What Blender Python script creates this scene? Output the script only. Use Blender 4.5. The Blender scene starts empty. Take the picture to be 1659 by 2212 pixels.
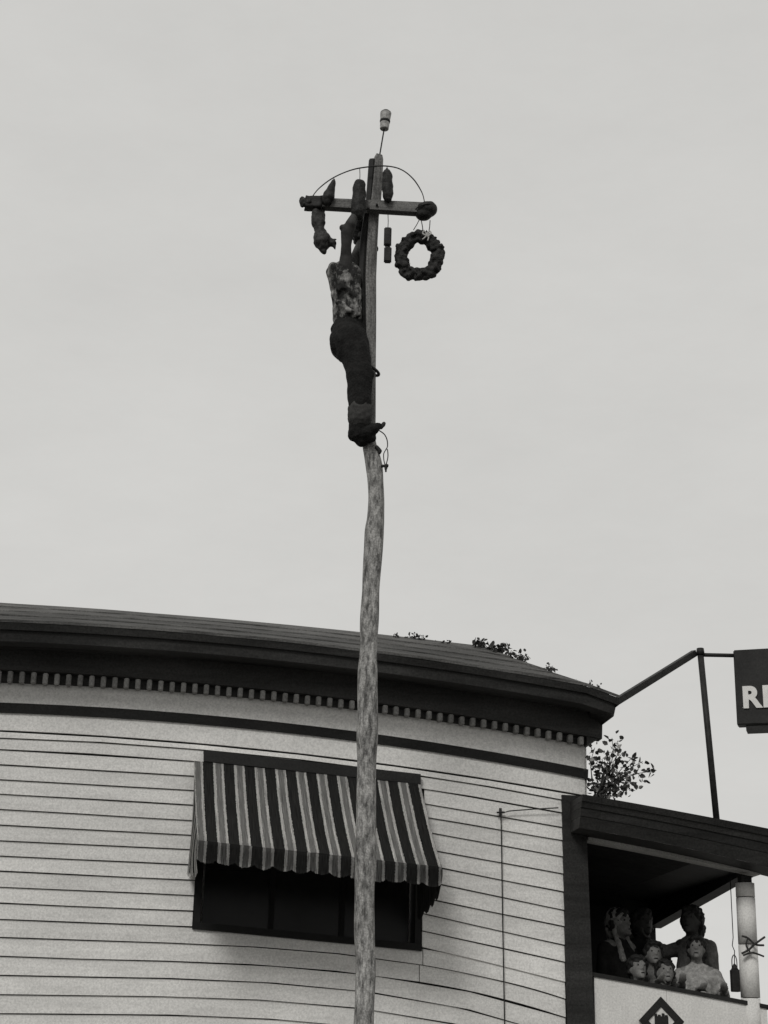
import bpy, bmesh, math, random
import numpy as np
from mathutils import Vector, Matrix, noise
rnd = random.Random(7)
R = math.radians
sc = bpy.context.scene
C = sc.collection

# ------------------------------------------------------------------ camera, sky, sun, exposure
PITCH, ROLL, FPX = R(20), R(1.5), 3400.0      # picture measured as 1659 x 2212
EYE = Vector((0, 0, 1.6))
fwd = Vector((0, math.cos(PITCH), math.sin(PITCH)))
r0 = Vector((1, 0, 0)); u0 = Vector((0, -math.sin(PITCH), math.cos(PITCH)))
cr = r0 * math.cos(ROLL) + u0 * math.sin(ROLL)
cu = u0 * math.cos(ROLL) - r0 * math.sin(ROLL)
cam = bpy.data.objects.new('camera', bpy.data.cameras.new('camera')); C.objects.link(cam)
M = Matrix((cr, cu, -fwd)).transposed().to_4x4(); M.translation = EYE
cam.matrix_world = M
cam.data.sensor_fit = 'VERTICAL'; cam.data.sensor_height = 36.0
cam.data.lens = FPX / 2212 * 36.0
cam.data.clip_end = 2000; cam.data.clip_start = 0.1
sc.camera = cam

SUN_EL, SUN_AZ = R(40), R(-20)                # sun behind the camera, to the left
w = bpy.data.worlds.new('World'); sc.world = w; w.use_nodes = True
nt = w.node_tree; nt.nodes.clear()
out = nt.nodes.new('ShaderNodeOutputWorld'); bg = nt.nodes.new('ShaderNodeBackground')
sky = nt.nodes.new('ShaderNodeTexSky'); sky.sky_type = 'NISHITA'; sky.sun_disc = False
sky.sun_elevation = SUN_EL; sky.sun_rotation = R(180) - SUN_AZ
bw = nt.nodes.new('ShaderNodeRGBToBW'); nt.links.new(sky.outputs[0], bw.inputs[0])
tc = nt.nodes.new('ShaderNodeTexCoord'); ns = nt.nodes.new('ShaderNodeTexNoise')
ns.inputs['Scale'].default_value = 3.0; ns.inputs['Detail'].default_value = 12; ns.inputs['Roughness'].default_value = 0.68
cmap = nt.nodes.new('ShaderNodeMapping'); cmap.inputs['Scale'].default_value = (1, 1, 2.6)
nt.links.new(tc.outputs['Generated'], cmap.inputs[0]); nt.links.new(cmap.outputs[0], ns.inputs['Vector'])
mr = nt.nodes.new('ShaderNodeMapRange'); mr.inputs['To Min'].default_value = 5.5; mr.inputs['To Max'].default_value = 7.0
nt.links.new(ns.outputs['Fac'], mr.inputs['Value'])
mx = nt.nodes.new('ShaderNodeMix'); mx.data_type = 'FLOAT'; mx.inputs[0].default_value = 0.93   # overcast
nt.links.new(bw.outputs[0], mx.inputs[2]); nt.links.new(mr.outputs[0], mx.inputs[3])
tint = nt.nodes.new('ShaderNodeMix'); tint.data_type = 'RGBA'; tint.blend_type = 'MULTIPLY'
tint.inputs[0].default_value = 1.0; tint.inputs[7].default_value = (1, 0.992, 0.962, 1)
nt.links.new(mx.outputs[0], tint.inputs[6]); nt.links.new(tint.outputs[2], bg.inputs[0])
bg.inputs[1].default_value = 0.104
nt.links.new(bg.outputs[0], out.inputs[0])

sl = bpy.data.lights.new('sun', 'SUN'); sl.energy = 1.5; sl.angle = R(16); sl.color = (1, 0.99, 0.965)
so = bpy.data.objects.new('sun', sl); C.objects.link(so)
sdir = Vector((math.sin(SUN_AZ) * math.cos(SUN_EL), -math.cos(SUN_AZ) * math.cos(SUN_EL), math.sin(SUN_EL)))
so.rotation_euler = sdir.to_track_quat('Z', 'Y').to_euler(); so.location = (-8, -10, 20)
vs = sc.view_settings
vs.view_transform = 'Standard'; vs.look = 'None'; vs.gamma = 1.0; vs.exposure = 0.0; vs.use_curve_mapping = False

# ------------------------------------------------------------------ measuring helpers
def ray(px, py):
    return (fwd + cr * ((px - 829.5) / FPX) + cu * ((1106 - py) / FPX)).normalized()
YAW = R(8)
WD = Vector((math.cos(YAW), math.sin(YAW), 0)); WN = Vector((math.sin(YAW), -math.cos(YAW), 0))
W0 = Vector((0, 12.0, 0))
def B(px, py, o=0.0):
    """a measured point on a plane parallel to the facade, o metres in front of it, in the building's own axes"""
    d = ray(px, py); t = ((W0 + WN * o) - EYE).dot(WN) / d.dot(WN); p = EYE + d * t - W0
    return Vector((p.dot(WD), -p.dot(WN), p.z))
def BW(v): return W0 + WD * v[0] - WN * v[1] + Vector((0, 0, v[2]))
YP = 10.0
def P(px, py, dy=0.0):
    d = ray(px, py); t = (YP + dy) / d.y; return EYE + d * t
SP = FPX / (YP / math.cos(R(27)))               # pixels per metre near the pole's head
def curve(pts, o=0.0, deg=2):
    q = [B(x, y, o) for x, y in pts]; us = np.array([v.x for v in q]); zs = np.array([v.z for v in q])
    k = np.polyfit(us, zs, min(deg, len(pts) - 1)); dk = np.polyder(k)
    a, b = us.min(), us.max()
    def f(u):
        if u < a: return float(np.polyval(k, a) + np.polyval(dk, a) * (u - a))
        if u > b: return float(np.polyval(k, b) + np.polyval(dk, b) * (u - b))
        return float(np.polyval(k, u))
    return f

# ------------------------------------------------------------------ materials
def mat(name, lo, hi, scale=6, rough=0.7, bump=0.15, stretch=(1, 1, 1), stain=0.0, warm=True, bscale=None, detail=8, spec=0.12, ramp=(0.3, 0.7), speck=0.0, sscale=70, vary=0.0):
    m = bpy.data.materials.new(name); m.use_nodes = True
    n = m.node_tree.nodes; l = m.node_tree.links; b = n['Principled BSDF']
    b.inputs['Roughness'].default_value = rough; b.inputs['Specular IOR Level'].default_value = spec
    t = n.new('ShaderNodeTexCoord'); mp = n.new('ShaderNodeMapping'); mp.inputs['Scale'].default_value = stretch
    oi = n.new('ShaderNodeObjectInfo'); ad = n.new('ShaderNodeVectorMath'); ad.operation = 'ADD'
    ms = n.new('ShaderNodeMath'); ms.operation = 'MULTIPLY'; ms.inputs[1].default_value = 37.0
    l.new(oi.outputs['Random'], ms.inputs[0]); l.new(t.outputs['Object'], ad.inputs[0]); l.new(ms.outputs[0], ad.inputs[1])
    l.new(ad.outputs[0], mp.inputs['Vector'])
    a = n.new('ShaderNodeTexNoise'); a.inputs['Scale'].default_value = scale; a.inputs['Detail'].default_value = detail; a.inputs['Roughness'].default_value = 0.65
    l.new(mp.outputs[0], a.inputs['Vector'])
    rp = n.new('ShaderNodeValToRGB'); e = rp.color_ramp.elements
    k = (1, 0.985, 0.95) if warm else (1, 1, 1)
    e[0].position, e[1].position = ramp
    e[0].color = (lo * k[0], lo * k[1], lo * k[2], 1); e[1].color = (hi * k[0], hi * k[1], hi * k[2], 1)
    l.new(a.outputs['Fac'], rp.inputs[0]); col = rp.outputs[0]
    if stain:
        s = n.new('ShaderNodeTexNoise'); s.inputs['Scale'].default_value = 1.1; s.inputs['Detail'].default_value = 6
        l.new(t.outputs['Object'], s.inputs['Vector'])
        sr = n.new('ShaderNodeMapRange'); sr.inputs['From Min'].default_value = 0.35; sr.inputs['From Max'].default_value = 0.7
        sr.inputs['To Min'].default_value = 1 - stain; sr.inputs['To Max'].default_value = 1.0
        l.new(s.outputs['Fac'], sr.inputs['Value'])
        mm = n.new('ShaderNodeMix'); mm.data_type = 'RGBA'; mm.blend_type = 'MULTIPLY'; mm.inputs[0].default_value = 1
        l.new(col, mm.inputs[6]); l.new(sr.outputs[0], mm.inputs[7]); col = mm.outputs[2]
    if speck:
        g = n.new('ShaderNodeTexNoise'); g.inputs['Scale'].default_value = sscale; g.inputs['Detail'].default_value = 4; g.inputs['Roughness'].default_value = 0.7
        l.new(t.outputs['Object'], g.inputs['Vector'])
        gr = n.new('ShaderNodeMapRange'); gr.inputs['From Min'].default_value = 0.34; gr.inputs['From Max'].default_value = 0.62
        gr.inputs['To Min'].default_value = 1 - speck; gr.inputs['To Max'].default_value = 1.0
        l.new(g.outputs['Fac'], gr.inputs['Value'])
        gm = n.new('ShaderNodeMix'); gm.data_type = 'RGBA'; gm.blend_type = 'MULTIPLY'; gm.inputs[0].default_value = 1
        l.new(col, gm.inputs[6]); l.new(gr.outputs[0], gm.inputs[7]); col = gm.outputs[2]
    if vary:                                           # each board weathered a little differently
        vr = n.new('ShaderNodeMapRange'); vr.inputs['To Min'].default_value = 1 - vary; vr.inputs['To Max'].default_value = 1.0; l.new(oi.outputs['Random'], vr.inputs['Value'])
        vm = n.new('ShaderNodeMix'); vm.data_type = 'RGBA'; vm.blend_type = 'MULTIPLY'; vm.inputs[0].default_value = 1
        l.new(col, vm.inputs[6]); l.new(vr.outputs[0], vm.inputs[7]); col = vm.outputs[2]
    l.new(col, b.inputs['Base Color'])
    if bump:
        bn = n.new('ShaderNodeTexNoise'); bn.inputs['Scale'].default_value = bscale or scale * 3; bn.inputs['Detail'].default_value = 6
        l.new(mp.outputs[0], bn.inputs['Vector'])
        bp = n.new('ShaderNodeBump'); bp.inputs['Strength'].default_value = bump; bp.inputs['Distance'].default_value = 0.01
        l.new(bn.outputs['Fac'], bp.inputs['Height']); l.new(bp.outputs[0], b.inputs['Normal'])
    return m
MAT = dict(
    white=mat('white_clapboard_paint', 0.70, 0.86, 5, 0.6, 0.2, (0.35, 1, 3), 0.18, speck=0.26, vary=0.10),
    sheath=mat('sheathing_tar_paper', 0.015, 0.03, 8, 0.9, 0.1),
    trim=mat('white_trim_paint', 0.70, 0.86, 4, 0.6, 0.15, (0.3, 1, 1), 0.10, speck=0.28),
    dark=mat('dark_trim_paint', 0.028, 0.07, 5, 0.55, 0.2, (0.25, 1, 2), 0.3, speck=0.5, vary=0.3),
    band=mat('black_moulding_paint', 0.016, 0.030, 6, 0.6, 0.1, (0.3, 1, 1), speck=0.4),
    bed=mat('brown_bed_board_paint', 0.05, 0.11, 5, 0.65, 0.2, (0.2, 1, 2), 0.3, speck=0.4),
    roof=mat('weathered_roofing', 0.06, 0.30, 26, 0.85, 0.8, (0.10, 1, 1), 0.3, speck=0.5, vary=0.4),
    deck=mat('roof_gravel', 0.08, 0.16, 40, 0.95, 0.4),
    glass=mat('dark_window_glass', 0.008, 0.014, 3, 0.25, 0.0, spec=0.15),
    dentil=mat('grey_dentil_paint', 0.30, 0.55, 12, 0.7, 0.2, speck=0.35, vary=0.35),
    frame=mat('dark_sash_paint', 0.007, 0.014, 8, 0.6, 0.1),
    pole=mat('peeled_pole_wood', 0.12, 0.62, 34, 0.8, 1.0, (1, 1, 0.30), 0.40, ramp=(0.36, 0.64), speck=0.5, sscale=90),
    beam=mat('sawn_post_wood', 0.08, 0.42, 24, 0.75, 0.5, (1, 1, 0.12), 0.3, speck=0.55),
    arm=mat('sawn_crossarm_wood', 0.09, 0.24, 14, 0.75, 0.5, (0.12, 1, 1), 0.2, speck=0.5),
    meat=mat('cured_sausage_skin', 0.012, 0.05, 22, 0.55, 0.5, speck=0.5),
    fowl=mat('plucked_fowl_skin', 0.02, 0.075, 18, 0.6, 0.5, speck=0.5),
    crust=mat('dark_ring_crust', 0.012, 0.05, 30, 0.8, 1.0),
    packet=mat('dark_packet_wrap', 0.012, 0.035, 20, 0.6, 0.3),
    rope=mat('tarred_rope', 0.02, 0.05, 40, 0.85, 0.5),
    iron=mat('black_iron', 0.015, 0.035, 20, 0.5, 0.2),
    paper=mat('pale_tag_paper', 0.3, 0.6, 20, 0.8, 0.2),
    jar=mat('jar_tin', 0.12, 0.45, 30, 0.4, 0.2),
    skin=mat('skin', 0.11, 0.23, 10, 0.6, 0.1, speck=0.3),
    skindark=mat('shaded_skin', 0.025, 0.06, 10, 0.6, 0.2),  # near-black: shade on the climber's head and arms put into the skin colour
    hair=mat('dark_hair', 0.010, 0.022, 30, 0.55, 0.6, (1, 1, 0.3)),
    trousers=mat('dark_trousers_cloth', 0.010, 0.024, 20, 0.9, 0.8, speck=0.4),
    cuff=mat('faded_cuff_cloth', 0.03, 0.06, 30, 0.9, 0.4),
    shirt=mat('wet_mottled_shirt', 0.022, 0.55, 17, 0.75, 0.8, (1, 1, 0.55), ramp=(0.46, 0.76), speck=0.4),
    coat=mat('black_coat_cloth', 0.010, 0.022, 14, 0.9, 0.3, speck=0.4),
    grey=mat('grey_cloth', 0.07, 0.15, 14, 0.9, 0.3, speck=0.4),
    pale=mat('pale_cloth', 0.10, 0.36, 26, 0.9, 0.3),
    leaf=mat('dark_leaf', 0.025, 0.08, 12, 0.6, 0.1),
    paleleaf=mat('pale_leaf', 0.12, 0.3, 12, 0.6, 0.1),
    stem=mat('plant_stem', 0.03, 0.06, 20, 0.8, 0.2),
    sign=mat('dark_sign_enamel', 0.020, 0.040, 5, 0.45, 0.15, (1, 1, 1), 0.25, speck=0.3),
    letter=mat('white_sign_lettering', 0.6, 0.72, 10, 0.5, 0.0),
    panel=mat('white_parapet_paint', 0.64, 0.76, 5, 0.65, 0.15, (1, 1, 0.4), 0.12, speck=0.25),
    soffit=mat('grey_soffit_paint', 0.45, 0.72, 4, 0.7, 0.2, (0.3, 1, 1), 0.3, speck=0.35),
    ceil=mat('dark_ceiling_shade_paint', 0.020, 0.036, 4, 0.8, 0.1, vary=0.3),  # dark ceiling paint; on the porch walls it puts shade into the colour
    ground=mat('asphalt_street', 0.045, 0.075, 30, 0.9, 0.3),
    walk=mat('concrete_pavement', 0.22, 0.32, 20, 0.9, 0.3),
    stone=mat('foundation_stone', 0.15, 0.28, 8, 0.85, 0.4),
    eye=mat('eye', 0.01, 0.02, 5, 0.3, 0),
)
# striped awning canvas: colours follow the weave across the cloth (u along the awning in metres)
def awning_mat(nm='striped_awning_canvas', wh=.82, gy=.34, dk=.048, wear=.25):
    m = bpy.data.materials.new(nm); m.use_nodes = True
    n = m.node_tree.nodes; l = m.node_tree.links; b = n['Principled BSDF']; b.inputs['Roughness'].default_value = 0.9
    b.inputs['Specular IOR Level'].default_value = 0.1
    uv = n.new('ShaderNodeUVMap'); sx = n.new('ShaderNodeSeparateXYZ'); l.new(uv.outputs[0], sx.inputs[0])
    fr = n.new('ShaderNodeMath'); fr.operation = 'FRACT'
    en = n.new('ShaderNodeTexNoise'); en.inputs['Scale'].default_value = 1.0; en.inputs['Detail'].default_value = 5
    em = n.new('ShaderNodeMapping'); em.inputs['Scale'].default_value = (9, 40, 1); l.new(uv.outputs[0], em.inputs[0]); l.new(em.outputs[0], en.inputs['Vector'])
    ea = n.new('ShaderNodeMath'); ea.operation = 'MULTIPLY_ADD'; ea.inputs[1].default_value = .09; l.new(en.outputs['Fac'], ea.inputs[0]); l.new(sx.outputs[0], ea.inputs[2])
    es = n.new('ShaderNodeMath'); es.operation = 'SUBTRACT'; es.inputs[1].default_value = .045; l.new(ea.outputs[0], es.inputs[0]); l.new(es.outputs[0], fr.inputs[0])
    rp = n.new('ShaderNodeValToRGB'); rp.color_ramp.interpolation = 'CONSTANT'
    els = [(0, dk), (.455, wh), (.585, gy), (.85, wh), (.965, dk)]
    cr_ = rp.color_ramp
    while len(cr_.elements) < len(els): cr_.elements.new(0.5)
    for e, (p, c) in zip(cr_.elements, els): e.position = p; e.color = (c, c * .985, c * .95, 1)
    l.new(fr.outputs[0], rp.inputs[0])
    ns = n.new('ShaderNodeTexNoise'); ns.inputs['Scale'].default_value = 1.0; ns.inputs['Detail'].default_value = 6
    mp = n.new('ShaderNodeMapping'); mp.inputs['Scale'].default_value = (60, 5, 1); l.new(uv.outputs[0], mp.inputs[0]); l.new(mp.outputs[0], ns.inputs['Vector'])
    mr = n.new('ShaderNodeMapRange'); mr.inputs['From Min'].default_value = .3; mr.inputs['From Max'].default_value = .7
    mr.inputs['To Min'].default_value = wear; mr.inputs['To Max'].default_value = 1.1; l.new(ns.outputs['Fac'], mr.inputs[0])
    mm = n.new('ShaderNodeMix'); mm.data_type = 'RGBA'; mm.blend_type = 'MULTIPLY'; mm.inputs[0].default_value = 1
    l.new(rp.outputs[0], mm.inputs[6]); l.new(mr.outputs[0], mm.inputs[7]); l.new(mm.outputs[2], b.inputs['Base Color'])
    bp = n.new('ShaderNodeBump'); bp.inputs['Strength'].default_value = .3; bp.inputs['Distance'].default_value = .004
    l.new(ns.outputs['Fac'], bp.inputs['Height']); l.new(bp.outputs[0], b.inputs['Normal'])
    return m
MAT['awning'] = awning_mat()
MAT['valance'] = awning_mat('shaded_soiled_valance_canvas', .42, .14, .035, .10)  # darker copy of the canopy canvas: shade of the hanging face plus hem dirt

# ------------------------------------------------------------------ mesh helpers
def link(name, me, m, parent=None, smooth=False):
    me.materials.clear()
    if m: me.materials.append(MAT[m] if isinstance(m, str) else m)
    if smooth: me.polygons.foreach_set('use_smooth', [True] * len(me.polygons))
    o = bpy.data.objects.new(name, me); C.objects.link(o)
    if parent: o.parent = parent
    return o
def mobj(name, vs_, fs, m, parent=None, smooth=False):
    me = bpy.data.meshes.new(name); me.from_pydata([tuple(v) for v in vs_], [], fs)
    bm = bmesh.new(); bm.from_mesh(me); bmesh.ops.recalc_face_normals(bm, faces=bm.faces); bm.to_mesh(me); bm.free()
    return link(name, me, m, parent, smooth)
def bmobj(name, bm, m, parent=None, smooth=False):
    bmesh.ops.recalc_face_normals(bm, faces=bm.faces)
    me = bpy.data.meshes.new(name); bm.to_mesh(me); bm.free(); return link(name, me, m, parent, smooth)
def tag(o, label=None, cat=None, group=None, kind=None):
    for k, v in (('label', label), ('category', cat), ('group', group), ('kind', kind)):
        if v: o[k] = v
    return o
def thing(name, label, cat, loc, rot=0.0, group=None):
    o = bpy.data.objects.new(name, None); C.objects.link(o); o.location = loc; o.rotation_euler = (0, 0, rot)
    o.empty_display_size = 0.1
    return tag(o, label, cat, group)
def prism(rings, closed=True):
    """rings: list of equal-length closed cross-sections -> verts, faces with end caps"""
    k = len(rings[0]); v = [p for r in rings for p in r]; f = []
    for i in range(len(rings) - 1):
        for j in range(k):
            a, b = i * k + j, i * k + (j + 1) % k; f.append((a, b, b + k, a + k))
    f.append(tuple(range(k - 1, -1, -1))); f.append(tuple(range((len(rings) - 1) * k, len(rings) * k)))
    return v, f
def box(name, lo, hi, m, parent=None, bev=0.0):
    bm = bmesh.new(); add_box(bm, lo, hi)
    if bev: bmesh.ops.bevel(bm, geom=bm.edges[:], offset=bev, segments=1, affect='EDGES')
    return bmobj(name, bm, m, parent)
def add_box(bm, lo, hi, mtx=None):
    vv = [bm.verts.new((x, y, z)) for x in (lo[0], hi[0]) for y in (lo[1], hi[1]) for z in (lo[2], hi[2])]
    for q in ((0, 1, 3, 2), (4, 6, 7, 5), (0, 4, 5, 1), (2, 3, 7, 6), (0, 2, 6, 4), (1, 5, 7, 3)): bm.faces.new([vv[i] for i in q])
    if mtx: bmesh.ops.transform(bm, matrix=mtx, verts=vv)
def frames(pts):
    T = []
    for i in range(len(pts)):
        a = pts[max(i - 1, 0)]; b = pts[min(i + 1, len(pts) - 1)]; T.append((b - a).normalized())
    n0 = T[0].orthogonal().normalized(); res = []
    for t in T:
        n0 = (n0 - t * n0.dot(t)).normalized(); res.append((n0.copy(), t.cross(n0)))
    return res
def add_tube(bm, pts, rad, seg=8, jit=0.0, start=None, jf=5.0):
    pts = [Vector(p) for p in pts]; n = len(pts)
    if not hasattr(rad, '__len__'): rad = [rad] * n
    fr = frames(pts)
    if start is not None:
        fr2 = []
        for i, (a, b) in enumerate(fr):
            t = (pts[min(i + 1, n - 1)] - pts[max(i - 1, 0)]).normalized(); q = (start - t * start.dot(t)).normalized(); fr2.append((q, t.cross(q)))
        fr = fr2
    rings = []
    for p, r, (a, b) in zip(pts, rad, fr):
        ring = []
        for j in range(seg):
            an = 2 * math.pi * j / seg; d = a * math.cos(an) + b * math.sin(an); q = p + d * r
            if jit: q = q + d * (jit * r * noise.noise(q * jf))
            ring.append(bm.verts.new(q))
        rings.append(ring)
    for i in range(n - 1):
        for j in range(seg):
            bm.faces.new((rings[i][j], rings[i][(j + 1) % seg], rings[i + 1][(j + 1) % seg], rings[i + 1][j]))
    bm.faces.new(rings[0][::-1]); bm.faces.new(rings[-1])
def tube(name, pts, rad, m, parent=None, seg=8, jit=0.0, smooth=True, jf=5.0):
    bm = bmesh.new(); add_tube(bm, pts, rad, seg, jit, jf=jf); return bmobj(name, bm, m, parent, smooth)
def smoothpath(pts, n=6):
    pts = [Vector(p) for p in pts]; q = [pts[0]] + pts + [pts[-1]]; o = []
    for i in range(1, len(q) - 2):
        for k in range(n):
            t = k / n; a, b, c, d = q[i - 1], q[i], q[i + 1], q[i + 2]
            o.append(0.5 * ((2 * b) + (c - a) * t + (2 * a - 5 * b + 4 * c - d) * t * t + (3 * b - a - 3 * c + d) * t ** 3))
    o.append(pts[-1]); return o
def remesh(name, shapes, m, parent=None, voxel=0.012, smooth_it=4, jit=0.0, jf=12.0):
    """one continuous skin round overlapping tapered limbs and ellipsoids"""
    bm = bmesh.new()
    for s in shapes:
        if s[0] == 'c':
            p0, ra, p1, rb = Vector(s[1]), s[2], Vector(s[3]), s[4]; d = p1 - p0; L = d.length
            if L < 1e-6: continue
            t = d / L; pts = []; rr = []
            for k in range(4, 0, -1):
                an = k / 4.3 * math.pi / 2; pts.append(p0 - t * ra * math.sin(an)); rr.append(ra * math.cos(an))
            for k in range(5): pts.append(p0 + d * k / 4); rr.append(ra + (rb - ra) * k / 4)
            for k in range(1, 5):
                an = k / 4.3 * math.pi / 2; pts.append(p1 + t * rb * math.sin(an)); rr.append(rb * math.cos(an))
            add_tube(bm, pts, rr, 12)
        else:
            g = bmesh.ops.create_icosphere(bm, subdivisions=3, radius=1.0)
            mt = Matrix.Translation(Vector(s[1])) @ (s[3].to_4x4() if len(s) > 3 else Matrix()) @ Matrix.Diagonal((*s[2], 1))
            bmesh.ops.transform(bm, matrix=mt, verts=g['verts'])
    bmesh.ops.recalc_face_normals(bm, faces=bm.faces)
    me = bpy.data.meshes.new(name + '_src'); bm.to_mesh(me); bm.free()
    o = bpy.data.objects.new('tmp', me); C.objects.link(o)
    r = o.modifiers.new('r', 'REMESH'); r.mode = 'VOXEL'; r.voxel_size = voxel
    if smooth_it:
        s = o.modifiers.new('s', 'SMOOTH'); s.factor = 0.5; s.iterations = smooth_it
    dg = bpy.context.evaluated_depsgraph_get(); me2 = bpy.data.meshes.new_from_object(o.evaluated_get(dg))
    bpy.data.objects.remove(o); bpy.data.meshes.remove(me); me2.name = name
    if jit:
        for v in me2.vertices:
            nrm = v.normal; v.co += nrm * jit * noise.noise(v.co * jf)
    return link(name, me2, m, parent, True)

def lerp(a, b, t): return a + (b - a) * t
# ------------------------------------------------------------------ the ground
def sheet(name, x0, x1, y0, y1, z, m):
    o = mobj(name, [(x0, y0, z), (x1, y0, z), (x1, y1, z), (x0, y1, z)], [(0, 1, 2, 3)], m); o['kind'] = 'structure'; return o
sheet('street', -600, 600, -600, 600, 0.0, 'ground')
pv = box('pavement', (-40, 9.0, -0.2), (40, 60, 0.14), 'walk', None, 0.01); pv['kind'] = 'structure'

# ------------------------------------------------------------------ the white clapboard building
bld = thing('clapboard_building', 'white clapboard building with dark dentilled cornice and low hipped roof', 'building', W0 + Vector((0, 0, 0.14)), YAW)
ZB = Vector((0, 0, 0.14))
def bl(v): return Vector(v) - ZB                      # building axes -> under its empty
UL = B(0, 1700).x - 3.0                               # runs on past the left edge of the picture
UC = B(1262, 1690).x                                  # the corner
UWL, UWR = B(417, 1990).x, B(909, 2040).x             # window opening
DEPTH = 8.0
# siding lines, measured where they can be followed
left0 = [1579, 1593, 1618, 1651, 1683, 1714, 1747, 1781, 1815, 1848, 1881, 1915, 1950, 1985]
left4 = [1604, 1616.5, 1643, 1675, 1706, 1738, 1771, 1803, 1834, 1867, 1900, 1933, 1967, 2000]
right9 = [1666, 1678, 1705, 1737, 1766, 1798, 1835, 1870, 1905, 1942, 1976, 2013.6, 2049]
right12 = [1711, 1728, 1756, 1787, 1815, 1850, 1887, 1926, 1965, 2000.5, 2040.6, 2077, 2119.5]
O = 0.02
full = [curve([(0, left0[i]), (410, left4[i]), (930, right9[i]), (1220, right12[i])], O) for i in range(3)]
low = [curve(p, O, 3) for p in (
    [(0, 1985), (410, 2000), (700, 2022), (930, 2049), (1220, 2119.5)],
    [(0, 2024), (410, 2037), (759, 2064), (930, 2085), (1220, 2157)],
    [(0, 2065), (410, 2076), (759, 2103), (930, 2122), (1220, 2197)],
    [(0, 2106), (410, 2114), (759, 2137.6), (930, 2162.7), (1220, 2240)],
    [(0, 2147.5), (410, 2152.5), (759, 2175), (930, 2200), (1220, 2277)])]
for k in range(1, 12):
    low.append((lambda k: (lambda u: low[4](u) - 0.128 * k))(k))
Lf = [curve([(0, a), (410, b)], O) for a, b in zip(left0, left4)]
Rf = [curve([(930, a), (1218, b)], O) for a, b in zip(right9, right12)]
GAP = 0.0065
def strip(name, ft, fb, ua, ub, ot, ob, back, m, n=14, parent=bld, wob=0.0):
    rings = []
    for i in range(n + 1):
        u = ua + (ub - ua) * i / n; zt, zb = ft(u), fb(u)
        if wob: zb += wob * noise.noise(Vector((u * 1.3, zt * 9, 1))); 
        rings.append([bl((u, -ob, zb)), bl((u, -ot, zt)), bl((u, -back, zt)), bl((u, -back, zb))])
    v, f = prism(rings); return mobj(name, v, f, m, parent)
def board(ft, fb, ua, ub, n=10):
    return strip('siding_board', (lambda u: ft(u) - GAP), fb, ua, ub, 0.012, 0.026, 0.001, 'white', n, wob=0.004)
UBR = B(1216, 1900).x
board(full[0], full[1], UL, UC - .002); board(full[1], full[2], UL, UBR)
for i in range(2, 13): board(Lf[i], Lf[i + 1], UL, UWL - .006)
for i in range(2, 12): board(Rf[i], Rf[i + 1], UWR + .006, UBR)
for i in range(len(low) - 2):
    if i in (0, 1, 3, 5, 7):                             # butted joints in the long courses
        ux = B({0: 912, 1: 905, 3: 1185}.get(i, 600 + i * 40), 2100).x
        board(low[i], low[i + 1], UL, ux - .003); board(low[i], low[i + 1], ux + .003, UBR)
    else: board(low[i], low[i + 1], UL, UBR)
# wall behind the boards, with the window opening left out
zlo, ztop = 0.0, B(0, 1420).z
WT, WBm = B(909, 1722).z, B(650, 2022).z
def wall(lo, hi, m='sheath'): return box('wall', bl(lo), bl(hi), m, bld)
wall((UL, 0, .14), (UWL, .2, 4.2)); wall((UWR, 0, .14), (UC, .2, 4.0))
wall((UWL, 0, .14), (UWR, .2, WBm - .25)); wall((UWL, 0, WT), (UWR, .2, 4.2))
box('wall', bl((UC - .2, .2, .14)), bl((UC, DEPTH, 4.6)), 'white', bld)
box('wall', bl((UL, DEPTH - .2, .14)), bl((UC - .2, DEPTH, 4.6)), 'white', bld)
box('wall', bl((UL, .2, .14)), bl((UL + .2, DEPTH - .2, 4.6)), 'white', bld)
box('foundation', bl((UL, -.05, .14)), bl((UC, -.003, low[-2](0) - .25)), 'stone', bld)
# interior darkness comes from a closed room
box('room_floor', bl((UL + .2, .2, 1.7)), bl((UC - .2, DEPTH - .2, 1.8)), 'frame', bld)
# window
zbl, zbr = B(418, 2001, 0).z, B(910, 2049, 0).z
win = box('window', bl((UWL, -.028, zbl + .028)), bl((UWL + .05, .19, WT)), 'frame', bld)
def wp_(name, a, b, m): return box(name, bl(a), bl(b), m, win)
wp_('jamb', (UWR - .05, -.028, zbr + .028), (UWR, .19, WT), 'frame')
wp_('window_head', (UWL + .05, -.02, WT - .06), (UWR - .05, .19, WT), 'frame')
v, f = prism([[bl((UWL - .004, -.035, zbl - .02)), bl((UWL - .004, -.035, zbl + .03)), bl((UWL - .004, .1, zbl + .03)), bl((UWL - .004, .1, zbl - .02))],
              [bl((UWR + .004, -.035, zbr - .02)), bl((UWR + .004, -.035, zbr + .03)), bl((UWR + .004, .1, zbr + .03)), bl((UWR + .004, .1, zbr - .02))]])
mobj('sill', v, f, 'frame', win)
nP = 3
for i in range(nP):
    a = UWL + .05 + (UWR - UWL - .1) * i / nP; b = UWL + .05 + (UWR - UWL - .1) * (i + 1) / nP
    wp_('pane', (a + .02, .15, WBm - .30), (b - .02, .156, WT - .06), 'glass')
    wp_('meeting_rail', (a + .021, .135, lerp(WBm, WT, .45)), (b - .021, .17, lerp(WBm, WT, .45) + .04), 'frame')
    if i: wp_('mullion', (a - .02, .13, WBm - .30), (a + .02, .17, WT - .06), 'frame')
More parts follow.
